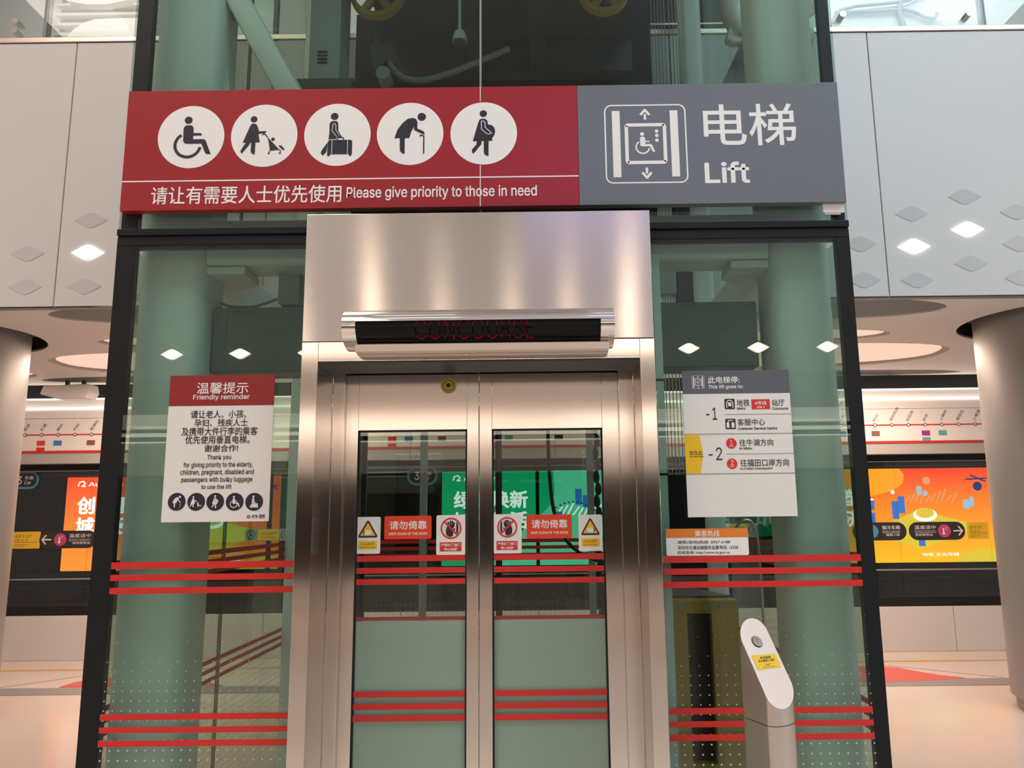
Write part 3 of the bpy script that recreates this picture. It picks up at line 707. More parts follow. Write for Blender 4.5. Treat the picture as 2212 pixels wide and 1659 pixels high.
for a, c, x in ((-1.322, -1.17, -1), (0.79, 0.94, 1)):   # gusset plates in the beam corners
    q = [(a, 0.13), (c, 0.13), (c if x < 0 else a, 0.3), (a if x < 0 else c, 0.42)] if x < 0 else [(a, 0.13), (c, 0.13), (c, 0.42), (a, 0.3)]
    MB().slab(q, 2.47, 2.50).build('gusset_plate', 'steel_paint', sh)
# diagonal brace at the upper left, swan-neck support arms at the upper right
MB().beam((-1.47, 0.22, 4.08), (-0.90, 0.22, 3.03), 0.10, 0.14).build('brace', 'steel_paint', sh, bevel=0.02, smooth=True)
MB().beam((-1.36, 0.24, 3.50), (-1.30, 0.24, 3.0), 0.06, 0.05).build('brace', 'steel_paint', sh)
# studs beside the portal
for a, c in ((-0.905, -0.868), (0.452, 0.490)):
    MB().box(a, c, 0.06, 0.12, 0.0, 2.505).build('stud', 'steel_paint', sh)
    for z in (1.28, 1.64, 2.0):
        MB().box(a - 0.001, c + 0.001, 0.058, 0.121, z, z + 0.008).build('stud_joint', 'dark', sh)
# glass
def stripes(pane, x0, x1, y, axis='x', zs=((1.322, 1.346), (1.280, 1.302), (1.234, 1.256), (0.803, 0.824), (0.760, 0.780), (0.715, 0.736))):
    for z0, z1 in zs:
        bx_ = MB().box(x0, x1, y - 0.0012, y, z0, z1) if axis == 'x' else MB().box(y - 0.0012, y, x0, x1, z0, z1)
        bx_.build('red_stripe', 'stripe_red', pane)
def frit(pane, a0, a1, c, axis='x', zmax=1.13, pitch=0.0315):
    b_ = MB(); rows = int(zmax / 0.0329)
    for j in range(rows):
        z = zmax - j * 0.0329
        if j in (1, 3): continue
        if z < 0.08: break
        step = pitch * (4 if j == 0 else 2 if j in (2, 4, 5) else 1)
        off = (pitch if j in (2, 5) else 0) + (step / 2 if j == 0 else 0)
        r = min(0.0014 + 0.00015 * j, 0.0042)
        u = a0 + off + pitch * 0.6
        while u < a1 - pitch * 0.4:
            k = len(b_.v); n = 6
            for i in range(n):
                t_ = 2 * PI * i / n
                p = (u + r * math.cos(t_), c, z + r * math.sin(t_)) if axis == 'x' else (c, u + r * math.cos(t_), z + r * math.sin(t_))
                b_.v.append(p)
            b_.f.append(tuple(range(k, k + n)))
            u += step
    b_.build('frit_dots', 'frit', pane, recalc=False, kind='stuff', label='rows of tiny printed dots on the glass')
def front_pane(x0, x1, z0, z1, m='shaft_glass', y=0.0):
    return MB().box(x0, x1, y, y + 0.019, z0, z1).build('glass_pane', m, sh)
pl = front_pane(XL, -0.868, 0.0, 2.562); stripes(pl, XL, -0.868, -0.0006); frit(pl, XL, -0.868, -0.0004)
pr = front_pane(0.452, XR, 0.0, 2.562); stripes(pr, 0.452, XR, -0.0006); frit(pr, 0.452, XR, -0.0004)
front_pane(XL, -0.213, 2.60, 6.2); front_pane(-0.205, XR, 2.60, 6.2)
MB().box(-0.213, -0.205, 0.0, 0.02, 2.60, 6.2).build('glass_joint', 'steel_grey', sh)
for x, s_ in ((XL, 1), (XR, -1)):
    y_edges = (0.03, 1.19, DEP)
    for a, c in zip(y_edges[:-1], y_edges[1:]):
        for z0, z1 in ((0.0, 2.562), (2.60, 6.2)):
            p = MB().box(min(x, x + s_ * 0.016), max(x, x + s_ * 0.016), a + 0.004, c - 0.004, z0, z1).build('glass_pane', 'rear_glass', sh)
            if z0 == 0.0:
                stripes(p, a + 0.004, c - 0.004, x + s_ * 0.0185, 'y'); frit(p, a, c, x + s_ * 0.018, 'y')
    MB().box(min(x, x + s_ * 0.016), max(x, x + s_ * 0.016), 1.186, 1.194, 0, 6.2).build('glass_joint', 'black_frame', sh)
rp = None
for a, c in ((XL + 0.02, -0.75), (-0.75, 0.35), (0.35, XR - 0.02)):
    rp = MB().box(a + 0.004, c - 0.004, DEP, DEP + 0.016, 0.0, 2.90).build('glass_pane', 'rear_glass', sh)
    stripes(rp, a, c, DEP - 0.001); frit(rp, a, c, DEP - 0.0008)
for x in (-0.75, 0.35):
    MB().box(x - 0.022, x + 0.022, DEP - 0.02, DEP + 0.03, 0, 2.90).build('rear_mullion', 'steel_grey', sh)
# black edge strips and mullion
for a, c in ((XL, XL + 0.072), (XR - 0.052, XR)):
    MB().box(a, c, -0.002, 0.032, 0.0, 2.565).build('edge_strip', 'black_frame', sh)
    MB().box(a + (0.01 if a < 0 else 0), c - (0.01 if a > 0 else 0), -0.001, 0.032, 2.60, 6.2).build('edge_strip', 'black_frame', sh)
for a, c in ((XL, -0.862), (0.446, XR)):
    MB().box(a, c, -0.012, 0.075, 2.585, 2.612).build('mullion', 'black_frame', sh, bevel=0.003)
    MB().box(a, c, -0.004, 0.060, 2.545, 2.584).build('mullion', 'dark', sh, bevel=0.003)

# ---------------------------------------------------------------- inside the shaft
t = thing('door_track_box', 'wide dark steel door track box behind the glass, above the notices', 'machinery', (-0.2, 0.3, 2.1))
x0, x1, z0, z1 = -1.3709, 0.9009, 2.0792, 2.3493
MB().box(max(x0, -1.316), min(x1, 0.934), 0.20, 0.36, z0, z1).build('cover', 'track_box', t, bevel=0.004)
bz = -1.0685, -0.9812, 2.3814, 2.4901
MB().prism([(bz[0], bz[3] + 0.02), (bz[1], bz[3] + 0.02), (bz[1], bz[2]), (bz[1] + 0.012, bz[2] - 0.012), (bz[0] + 0.01, bz[2] - 0.012), (bz[0], bz[2])], 0.24, 0.34).build('hanger', 'steel_grey', t)
MB().tube([((bz[0] + bz[1]) / 2, 0.28, bz[2] + 0.01), ((bz[0] + bz[1]) / 2, 0.28, z1 - 0.01)], 0.008, 10).build('bolt', 'steel_dark', t)
def sag(name, label, pts, y, r, m, cat='cable'):
    P = [Vector((p[0], y, p[1])) for p in pts]; path = []
    for i in range(len(P) - 1):
        p0, p1, p2, p3 = P[max(i - 1, 0)], P[i], P[i + 1], P[min(i + 2, len(P) - 1)]
        for k in range(6):
            s_ = k / 6
            path.append(0.5 * ((2 * p1) + (-p0 + p2) * s_ + (2 * p0 - 5 * p1 + 4 * p2 - p3) * s_ ** 2 + (-p0 + 3 * p1 - 3 * p2 + p3) * s_ ** 3))
    path.append(P[-1])
    return MB().tube(path, r, 8).build(name, m, None, smooth=True, label=label, category=cat)
sag('sagging_wire', 'thin grey wire sagging above the left door track box', [(-1.3387, 2.3970), (-1.3148, 2.3887), (-1.2752, 2.3761), (-1.1779, 2.3749), (-1.0781, 2.4078)], 0.28, 0.006, 'cable_grey')
# car at the upper level: its dark underside, pulleys and gear hang above the banner
car = thing('lift_car', 'dark underside of the lift car stopped at the upper level', 'lift car', (-0.15, 1.2, 4.4))
MB().box(-0.98, 0.66, 0.50, 2.0, 4.62, 6.6).build('car_body', 'steel_dark', car)
MB().box(-0.98, 0.66, 0.55, 0.63, 4.30, 4.62).build('front_beam', 'steel_dark', car)
MB().box(-0.98, 0.66, 1.85, 1.95, 4.38, 4.62).build('rear_beam', 'steel_dark', car)
for x in (-0.42, -0.02):
    MB().box(x, x + 0.10, 0.63, 1.85, 4.36, 4.60).build('cross_beam', 'steel_dark', car)
MB().box(-1.22, 0.82, 2.05, 2.058, 2.78, 4.95).build('guard_screen', 'dark', car)
for i in range(3):
    MB().box(-1.22, 0.82, 2.03, 2.05, 3.5 + 0.42 * i, 3.53 + 0.42 * i).build('guard_rail', 'steel_dark', car)
def sheave(cx, cz, y, r, lb):
    t = thing('pulley_wheel', lb, 'pulley', (cx, y, cz - r), 'yellow pulley wheels')
    n = 32; rim = MB()
    for y0, y1, ra, rb in ((y, y + 0.05, r * 0.82, r),):
        k = len(rim.v)
        for i in range(n):
            a = 2 * PI * i / n
            for q, yy in ((ra, y0), (rb, y0), (rb, y1), (ra, y1)): rim.v.append((cx + q * math.cos(a), yy, cz + q * math.sin(a)))
        for i in range(n):
            j = (i + 1) % n
            rim.f += [(k + 4 * i + s_, k + 4 * i + (s_ + 1) % 4, k + 4 * j + (s_ + 1) % 4, k + 4 * j + s_) for s_ in range(4)]
    rim.build('rim', 'yellow_paint', t, smooth=True)
    for a in range(5):
        th = 2 * PI * a / 5 + 0.35
        MB().beam((cx, y + 0.025, cz), (cx + 0.86 * r * math.cos(th), y + 0.025, cz + 0.86 * r * math.sin(th)), 0.035, 0.03).build('spoke', 'yellow_paint', t)
    MB().tube([(cx, y - 0.02, cz), (cx, y + 0.08, cz)], 0.05, 20).build('hub', 'steel_dark', t, smooth=True)
p = (-0.8370, 4.2899); sheave(p[0], p[1], 0.9, 0.145, 'yellow spoked pulley wheel at the top, left of the ceiling camera')
p = (0.3908, 4.2853); sheave(p[0], p[1], 0.9, 0.135, 'yellow spoked pulley wheel at the top, right of the ceiling camera')
# ceiling camera
c0, c1, c2 = (-0.3469, 3.9780), (-0.3392, 3.7180), (-0.3410, 3.6374)
t = thing('dome_camera', 'white dome security camera on a thin stem above the banner', 'camera', (c0[0], 0.45, c1[1]))
cz = c1[1]; cx = c1[0]
MB().tube([(cx, 0.45, 4.62), (cx, 0.45, cz)], 0.007, 10).build('stem', 'steel_grey', t)
prof = [(0.010, 0.03), (0.022, 0.022), (0.030, 0.005), (0.034, -0.02), (0.034, -0.03)]
MB().tube([(cx, 0.45, cz + h) for _, h in prof], [r for r, _ in prof], 24).build('housing', 'steel_grey', t, smooth=True)
prof = [(0.028, -0.028), (0.027, -0.040), (0.022, -0.052), (0.012, -0.061), (0.002, -0.064)]
MB().tube([(cx, 0.45, cz + h) for _, h in prof], [r for r, _ in prof], 24).build('lens_dome', 'dark_gloss', t, smooth=True)
MB().disc(cx - 0.012, cz - 0.042, 0.006, 0.4225, 12).build('indicator_lamp', 'led_red', t)
# speed governor gear and hanging loop cable
sag('hanging_loop_cable', 'thick grey cable hanging in a loop below the lift car', [(-0.7846, 3.9583), (-0.7531, 3.8894), (-0.6895, 3.8395), (-0.6016, 3.8247), (-0.4766, 3.8528), (-0.3513, 3.9028), (-0.2256, 3.9584), (-0.1247, 4.0037)], 1.0, 0.016, 'cable_grey')
t = thing('safety_gear', 'small grey roller and bracket hanging under the lift car at left', 'machinery', (-0.7, 1.0, 3.7))
q = (-0.8025, 3.8493)
MB().tube([(q[0], 0.96, q[1]), (q[0], 1.06, q[1])], 0.038, 24).build('roller', 'steel_grey', t, smooth=True)
q = (-0.8429, 3.9728)
MB().prism([(-0.8820, 4.0284), (-0.7556, 4.0266), (-0.7337, 3.9301), (-0.7916, 3.9310), (-0.8134, 3.8903), (-0.8637, 3.8910)], 0.98, 1.03).build('bracket', 'steel_dark', t)
MB().box(q[0] - 0.015, q[0] + 0.015, 0.99, 1.02, q[1], 4.40).build('rod', 'steel_dark', t)
# control trunk on the left with louvre slots, and its tray
b_ = -1.1376, -0.9808, 3.6841, 4.1319
t = thing('shaft_trunking', 'grey vertical trunking box with small vent slots behind the upper glass', 'trunking', (b_[0], 0.75, b_[2]))
MB().box(b_[0], b_[1], 0.75, 0.95, b_[2], b_[3] + 0.5).build('housing', 'steel_grey', t, bevel=0.004)
for i in range(4):
    z = b_[2] + 0.09 + i * 0.02
    MB().box(b_[0] + 0.045, b_[0] + 0.095, 0.745, 0.75, z, z + 0.008).build('vent_slot', 'dark', t)
a = -1.1872, -0.9017, 3.6224, 3.6743
MB().prism([(a[0], a[3]), (a[1], a[3]), (a[1] - 0.01, a[2]), (a[0] + 0.03, a[2])], 0.72, 1.0).build('tray', 'steel_dark', t)
# ropes
for i, px in enumerate((0, 1, 2, 3, 4, 5, 6, 7)):
    x = 0.78 + 0.021 * i + (0.01 if i > 4 else 0)
    MB().tube([(x, 1.75, 1.72), (x, 1.75, 6.3)], 0.003, 6).build('hoist_rope', 'rope_steel', None, label='%s thin steel hoist rope from the left, right of the lift car' % ('first', 'second', 'third', 'fourth', 'fifth', 'sixth', 'seventh', 'eighth')[i], category='rope', group='hoist ropes in the shaft')
t = thing('counterweight', 'dark counterweight block with slotted foot behind the right glass', 'counterweight', (0.75, 1.4, 2.2))
MB().box(0.755, 0.965, 1.68, 1.82, 0.50, 1.72).build('weight_frame', 'dark', t, bevel=0.005)
b_ = 0.8149, 0.9002, 2.6355, 2.8487
MB().box(b_[0], b_[1], 1.4, 1.5, b_[2] - 0.2, b_[3] + 0.9).build('block', 'black_frame', t)
b_ = 0.7120, 0.8046, 2.7287, 2.8500
MB().box(b_[0], b_[1], 1.4, 1.5, b_[2], b_[3] + 0.05).build('foot_plate', 'steel_grey', t)
for i in range(6):
    x = b_[0] + (b_[1] - b_[0]) * (i + 0.2) / 6
    MB().box(x, x + 0.008, 1.42, 1.44, b_[2] - 0.15, b_[2]).build('rod', 'steel_paint', t)
# swan-neck support arms, upper right, outside the shaft's rear
def arm(pts, y, w, name, t):
    return MB().tube([(p[0], y, p[1]) for p in pts], w, 14).build(name, 'white_paint', t, smooth=True)
t = thing('support_arm', 'white branching steel support arm at the upper right', 'support arm', (1.5, 1.5, 3.5))
arm([(1.0733, 4.7681), (1.1330, 4.5832), (1.1768, 4.3709), (1.2206, 4.2746), (1.3325, 4.2373), (1.5497, 4.2400), (1.6368, 4.2447)], 1.3, 0.055, 'arm', t)
arm([(1.3325, 4.2373), (1.4726, 4.3067), (1.6302, 4.4244), (1.6556, 4.5146)], 1.3, 0.050, 'arm', t)
MB().prism([(1.1643, 4.3411), (1.2623, 4.3397), (1.4010, 4.2481), (1.5471, 4.2015), (1.1678, 4.2011), (1.1309, 4.2224)], 1.27, 1.33).build('web_plate', 'white_paint', t, bevel=0.01)
MB().prism([(1.2659, 4.3029), (1.4903, 4.2996), (1.4737, 3.5959), (0.9263, 3.6034)], 1.4, 1.6).build('arm_shade_panel', 'steel_grey', t)  # tapered grey sheet added for the shading under the arm
# travelling cable, balance chain and guide rails seen through the door windows
sag('travelling_cable', 'black flat travelling cable swinging across the right door window', [(0.0543, 2.0483), (0.0534, 1.8269), (0.0596, 1.6527), (0.0790, 1.5023), (0.1287, 1.3852), (0.2130, 1.3107), (0.3148, 1.2762)], 0.8, 0.009, 'cable_black')
t = thing('balance_chain', 'black balance chain hanging at the right edge of the right door window', 'chain', (0.30, 0.9, 0.9))
q0 = (0.2875, 2.0604)
z = 0.95; i = 0
while z < 2.3:
    x = q0[0] - 0.005 * i / 20 + (0.008 if i % 2 else 0)
    MB().tube([(x, 0.9, z), (x, 0.9, z + 0.012), (x, 0.9, z + 0.03), (x, 0.9, z + 0.05), (x, 0.9, z + 0.062)], [0.006, 0.014, 0.017, 0.013, 0.006], 8).build('link', 'cable_black', t, smooth=True)
    z += 0.058; i += 1
MB().tube([(q0[0] + 0.04, 0.93, 0.9), (q0[0] + 0.04, 0.93, 2.4)], 0.008, 8).build('guide_wire', 'cable_black', t)
for px, w, m, lb in ((774, 0.020, 'steel_dark', 'dark guide rail at the left edge of the left door window'), (1075, 0.014, 'cable_black', 'thin black guide rail at the left of the right door window')):
    pass
qa, qb = (-0.8023, 1.7364), (-0.1737, 1.7291)
t = thing('guide_rail', 'dark guide rail at the left edge of the left door window', 'guide rail', (qa[0], 0.6, 0), 'guide rails in the shaft')
MB().box(qa[0] - 0.012, qa[0] + 0.012, 0.6, 0.66, 0, 2.45).build('rail', 'steel_dark', t); MB().box(qa[0] - 0.03, qa[0] + 0.03, 0.66, 0.67, 0, 2.45).build('flange', 'steel_dark', t)
t = thing('guide_rail', 'thin black guide rail at the left of the right door window', 'guide rail', (qb[0], 0.6, 0), 'guide rails in the shaft')
MB().box(qb[0] - 0.008, qb[0] + 0.008, 0.6, 0.64, 0, 2.45).build('rail', 'cable_black', t); MB().box(qb[0] - 0.014, qb[0] + 0.014, 0.64, 0.65, 0, 2.45).build('flange', 'cable_black', t)
# yellow buffer frame and bent tube, lower right
b_ = 0.6531, 0.9611, 0.3614, 1.0817
t = thing('buffer_frame', 'yellow steel buffer frame behind the lower right glass', 'machinery', (b_[0], 1.0, 0))
x0, x1, z1 = b_[0], b_[1], b_[3]
MB().box(x0, x0 + 0.06, 1.0, 1.12, 0, z1).build('upright', 'yellow_paint', t); MB().box(x1 - 0.13, x1, 1.0, 1.12, 0, z1).build('upright', 'yellow_paint', t)
MB().box(x0 + 0.06, x1 - 0.13, 1.0, 1.12, z1 - 0.06, z1).build('top_rail', 'yellow_paint', t)
MB().box(x0 + 0.06, x1 - 0.13, 1.06, 1.10, 0, z1 - 0.06).build('back_plate', 'dark', t)
MB().box(x0 + 0.06, x1 - 0.13, 1.0, 1.06, 0.26, 0.34).build('cross_rail', 'yellow_paint', t)
MB().slab([(x0, 1.12), (x1, 1.12), (x1 - 0.12, 1.6), (x0 + 0.02, 1.6)], z1, z1 + 0.01).build('cover', 'steel_dark', t)
for u in (0.12, 0.5, 0.76):
    x = x0 + (x1 - x0) * u * 0.95
    MB().tube([(x, 0.985, z1 - 0.03), (x, 1.0, z1 - 0.03)], 0.012, 10).build('bolt', 'steel_grey', t, smooth=True)
sag('bent_tube', 'thin bent metal tube behind the right glass', [(0.9458, 1.4273), (0.9808, 1.4617), (1.0243, 1.4482), (1.0457, 1.3612), (1.0497, 1.1684), (1.0521, 0.9164)], 0.9, 0.007, 'rope_steel', 'tube')

# ---------------------------------------------------------------- stainless portal, doors, indicator
po = thing('lift_portal', 'brushed stainless steel lift portal with tall header panel', 'lift portal', (-0.21, 0, 0))
PL, PR, YF, YD = -0.850, 0.431, -0.12, 0.10
MB().box(PL, PR, YF, -0.02, 2.130, 2.618).build('header_panel', 'stainless', po, bevel=0.002, uv=True)
MB().box(PL, PR, YF + 0.01, 0.10, 2.05, 2.128).build('header_backing', 'steel_dark', po)
MB().box(-0.790, 0.377, YF, YF + 0.01, 2.064, 2.127).build('lintel_face', 'stainless_fine', po, bevel=0.001, uv=True)
MB().box(-0.790, 0.377, YF, YD + 0.018, 2.056, 2.064).build('lintel_soffit', 'stainless_fine', po, uv=True)
for a, c, ia in ((PL, -0.7905, -0.7905), (0.3775, PR, 0.3775)):
    MB().box(a, c, YF, YF + 0.012, 0.0, 2.127).build('jamb_face', 'stainless_fine', po, bevel=0.0012, uv=True)
    MB().box(ia if a > 0 else ia - 0.008, ia + 0.008 if a > 0 else ia, YF + 0.012, YD - 0.0, 0.0, 2.056).build('jamb_reveal', 'stainless_fine', po, uv=True)
    MB().box(a if a < 0 else c - 0.008, a + 0.008 if a < 0 else c, YF + 0.012, -0.001, 0.0, 2.127).build('jamb_return', 'stainless_fine', po, uv=True)
    MB().box(-0.79 if a < 0 else 0.318, -0.742 if a < 0 else 0.377, YD, YD + 0.02, 0.0, 2.056).build('jamb_stop', 'stainless_fine', po, bevel=0.002, uv=True)
MB().box(-0.79, 0.377, YF, YD + 0.2, 0.0, 0.012).build('threshold', 'post_steel', po)

def door(x0, x1, gx0, gx1, lb):
    t = thing('lift_door', lb, 'lift door', ((x0 + x1) / 2, YD + 0.04, 0), 'stainless lift doors')
    y0, y1 = YD + 0.022, YD + 0.055; gz0, gz1 = 0.30, 1.829
    MB().box(x0, gx0, y0, y1, 0.015, 2.12).build('stile', 'stainless_fine', t, bevel=0.001, uv=True)
    MB().box(gx1, x1, y0, y1, 0.015, 2.12).build('stile', 'stainless_fine', t, bevel=0.001, uv=True)
    MB().box(gx0, gx1, y0, y1, gz1, 2.12).build('top_rail', 'stainless_fine', t, bevel=0.001, uv=True)
    MB().box(gx0, gx1, y0, y1, 0.015, gz0).build('bottom_rail', 'stainless_fine', t, bevel=0.001, uv=True)
    g_ = MB().box(gx0, gx1, y0 + 0.008, y0 + 0.016, gz0, gz1).build('glass_pane', 'door_glass', t)
    stripes(g_, gx0, gx1, y0 + 0.007, zs=((1.331, 1.353), (1.287, 1.308), (1.246, 1.266), (0.842, 0.863), (0.799, 0.820), (0.758, 0.779)))
    gs = MB().box(gx0, gx1, y0 + 0.004, y0 + 0.02, gz1 - 0.006, gz1).box(gx0, gx0 + 0.006, y0 + 0.004, y0 + 0.02, gz0, gz1).box(gx1 - 0.006, gx1, y0 + 0.004, y0 + 0.02, gz0, gz1)
    gs.build('gasket', 'gap_black', t)
    MB().box(gx0, gx1, y0 + 0.019, y0 + 0.027, gz0, 1.112).build('lower_panel', 'door_film', t, label='pale grey green panel behind the lower glass')
    MB().box(gx0, gx1, y0 + 0.018, y0 + 0.028, 1.114, 1.126).build('panel_cap', 'print_red', t, label='dark red line on top of the lower panel')
    return t
XC = -0.2235
dl = door(-0.752, XC - 0.0015, -0.693, -0.270, 'left leaf of the glazed stainless lift doors')
dr = door(XC + 0.0015, 0.320, -0.1735, 0.254, 'right leaf of the glazed stainless lift doors')
q = (-0.3427, 2.0017)
t = thing('round_lock_disc', 'round yellow green lens disc on the left door leaf', 'disc', (q[0], YD + 0.02, q[1]))
MB().tube([(q[0], YD + 0.016, q[1]), (q[0], YD + 0.0219, q[1])], 0.030, 32).build('rim', 'yellow_paint', t, smooth=True)
MB().disc(q[0], q[1], 0.023, YD + 0.0152, 28).build('lens', 'lens_green', t)
MB().ring(q[0], q[1], 0.010, 0.014, YD + 0.0145, 24).build('ring', 'print_yellow', t)
MB().disc(q[0], q[1], 0.009, YD + 0.0145, 20).build('core', 'print_black', t)

# indicator: chrome half tube with a black display window
x0, x1 = -0.683, 0.279; zc, rad = 2.166, 0.072
ind = thing('floor_indicator', 'chrome half round floor indicator with black red lit display', 'indicator', ((x0 + x1) / 2, YF, 2.1))
def half(x0_, x1_, r, a0, a1, n, y=YF, ry=1.45):
    pts = [(y - ry * r * math.cos(a0 + (a1 - a0) * i / n), zc + r * math.sin(a0 + (a1 - a0) * i / n)) for i in range(n + 1)]
    return pts
rd = math.radians
def shell(x0_, x1_, a0, a1, r0, r1, name, m, n=18):
    o_ = half(0, 0, r1, rd(a0), rd(a1), n); i_ = half(0, 0, r0, rd(a0), rd(a1), n)
    return MB().sidep(o_ + i_[::-1], x0_, x1_).build(name, m, ind, smooth=True)
shell(x0 + 0.049, x1 - 0.049, 10, 90, 0.060, rad, 'top_cover', 'chrome')
shell(x0 + 0.049, x1 - 0.049, -90, -56, 0.060, rad, 'bottom_cover', 'chrome')
shell(x0, x0 + 0.049, -90, 90, 0.052, rad, 'end_cap', 'chrome', 30)
shell(x1 - 0.049, x1, -90, 90, 0.052, rad, 'end_cap', 'chrome', 30)
mat('display_black', (0.006, 0.006, 0.007), 0.35, spec=0.15)
MB().sidep(half(0, 0, 0.064, rd(-56), rd(10), 14) + [(YF, zc + 0.01), (YF, zc - 0.05)], x0 + 0.049, x1 - 0.049).build('display_window', 'display_black', ind, smooth=True)
MB().sidep([(YF - 0.002, 2.068), (YF - 0.075, 2.075), (YF - 0.085, 2.098), (YF - 0.002, 2.11)], x0 + 0.045, x1 - 0.02).build('under_tray', 'stainless_fine', ind, uv=True, smooth=True)
# LED lettering: only some rows of the scanned letters are alight
def led(body, x0_, x1_, z0_, z1_, bands, m, name):
    me = text_mesh(body, -0.018, raw=True)
    bm = bmesh.new(); bm.from_mesh(me)
    xs = [v.co.x for v in bm.verts]; ys = [v.co.y for v in bm.verts]
    ax, bx_, ay, by = min(xs), max(xs), min(ys), max(ys)
    for v in bm.verts:
        v.co = Vector(((v.co.x - ax) / (bx_ - ax) * (x1_ - x0_) + x0_, 0.0, (v.co.y - ay) / (by - ay) * (z1_ - z0_) + z0_))
    out = MB()
    for c0_, c1_ in bands:
        b2 = bm.copy()
        g = list(b2.verts) + list(b2.edges) + list(b2.faces)
        bmesh.ops.bisect_plane(b2, geom=g, plane_co=(0, 0, c0_), plane_no=(0, 0, -1), clear_outer=True)
        g = list(b2.verts) + list(b2.edges) + list(b2.faces)
        bmesh.ops.bisect_plane(b2, geom=g, plane_co=(0, 0, c1_), plane_no=(0, 0, 1), clear_outer=True)
        b2.verts.ensure_lookup_table(); k = len(out.v)
        for v in b2.verts:
            s_ = max(-1, min(1, (v.co.z - zc) / 0.066)); out.v.append((v.co.x, YF - 1.45 * 0.066 * math.sqrt(max(0, 1 - s_ * s_)) - 0.0008, v.co.z))
        for f in b2.faces: out.f.append(tuple(k + v.index for v in f.verts))
        b2.free()
    bm.free()
    if out.f: out.build(name, m, ind, recalc=False)
led('CONCOURSE', -0.425, -0.005, 2.118, 2.183, [(2.158, 2.176), (2.118, 2.130)], 'led_red', 'led_lettering')
led('CONCOURSE', -0.425, -0.005, 2.118, 2.183, [(2.1301, 2.1579)], 'led_red_dim', 'led_lettering')

# ---------------------------------------------------------------- pictograms (drawn in a circle of radius 1)
def nrm(pts, c, s): return [((x - c[0]) / s, (c[1] - y) / s) for x, y in pts]
PIC = {}
def pic(name, c, s, circles, polys, strokes, white=(), wcirc=()):
    PIC[name] = dict(c=[(*nrm([(x, y)], c, s)[0], r / s) for x, y, r in circles], p=[nrm(p_, c, s) for p_ in polys],
                     s=[(nrm(p_, c, s), w / s) for p_, w in strokes], w=[(nrm(p_, c, s), w / s) for p_, w in white])
arc = [(385 + 118 * math.cos(rd(a)), 460 + 118 * math.sin(rd(a))) for a in range(238, 9, -12)]
pic('wheelchair', (412, 378), 310, [(380, 212, 37)],
    [[(337, 300), (345, 275), (365, 262), (405, 262), (425, 275), (432, 300), (432, 340), (500, 342), (517, 365), (432, 367), (432, 402), (530, 402), (548, 412), (605, 552), (570, 552), (553, 540), (512, 447), (370, 447), (350, 438), (341, 415)]],
    [(arc, 28)])
pic('pushchair', (1108, 368), 312, [(1005, 204, 32), (1192, 407, 17), (1157, 547, 9), (1263, 547, 9)],
    [[(970, 275), (985, 252), (1005, 246), (1030, 255), (1045, 285), (1057, 325), (1130, 325), (1118, 345), (1053, 352), (1070, 437), (1030, 437), (1027, 560), (1000, 548), (988, 525), (990, 440), (977, 440), (973, 460), (905, 548), (893, 525), (897, 510), (938, 440), (910, 437)],
     [(1143, 388), (1250, 505), (1248, 515), (1170, 522)], [(1243, 470), (1275, 470), (1310, 515), (1285, 515)]],
    [([(1090, 365), (1105, 350), (1125, 365), (1143, 392)], 11), ([(1168, 520), (1157, 545)], 8), ([(1250, 508), (1268, 525), (1263, 545)], 8)])
pic('luggage', (1807, 358), 312, [(1776, 175, 36), (1730, 562, 13), (1932, 562, 13)],
    [[(1731, 250), (1740, 230), (1765, 221), (1795, 223), (1812, 240), (1815, 325), (1852, 380), (1830, 395), (1803, 378), (1795, 408), (1725, 408), (1731, 350)],
     [(1718, 440), (1710, 530), (1677, 567), (1658, 545), (1662, 520), (1700, 460)],
     [(1718, 428), (1735, 412), (1935, 412), (1948, 426), (1948, 555), (1718, 555)]],
    [([(1808, 414), (1808, 390), (1865, 390), (1865, 414)], 9)],
    [([(1760, 412), (1760, 555)], 5), ([(1906, 412), (1906, 555)], 5), ([(1792, 315), (1790, 262), (1776, 246), (1762, 262), (1756, 318), (1800, 378)], 5), ([(1716, 440), (1722, 420), (1738, 409), (1800, 409)], 5), ([(1792, 315), (1830, 372)], 4)])
pic('elder', (588, 492), 390, [(722, 283, 50)],
    [[(405, 548), (440, 440), (500, 355), (560, 305), (615, 293), (655, 310), (672, 345), (672, 430), (745, 465), (757, 490), (757, 508), (735, 500), (640, 452), (633, 440), (633, 405), (600, 470), (580, 548)],
     [(468, 546), (527, 546), (527, 745), (495, 735), (472, 705)]],
    [([(702, 530), (712, 515), (735, 515), (749, 530), (749, 745)], 15)])
pic('pregnant', (1463, 483), 390, [(1458, 237, 43)],
    [[(1335, 582), (1365, 470), (1400, 345), (1412, 315), (1440, 300), (1480, 303), (1505, 325), (1512, 372), (1560, 385), (1590, 420), (1597, 465), (1585, 515), (1560, 545), (1563, 580)],
     [(1463, 579), (1520, 579), (1518, 770), (1480, 755), (1465, 730)],
     [(1380, 580), (1437, 580), (1435, 620), (1340, 742), (1325, 710), (1327, 685), (1380, 620)]], [],
    [([(1435, 335), (1458, 328), (1478, 350), (1480, 410), (1555, 485), (1520, 497), (1490, 485), (1437, 435), (1435, 335)], 8)])
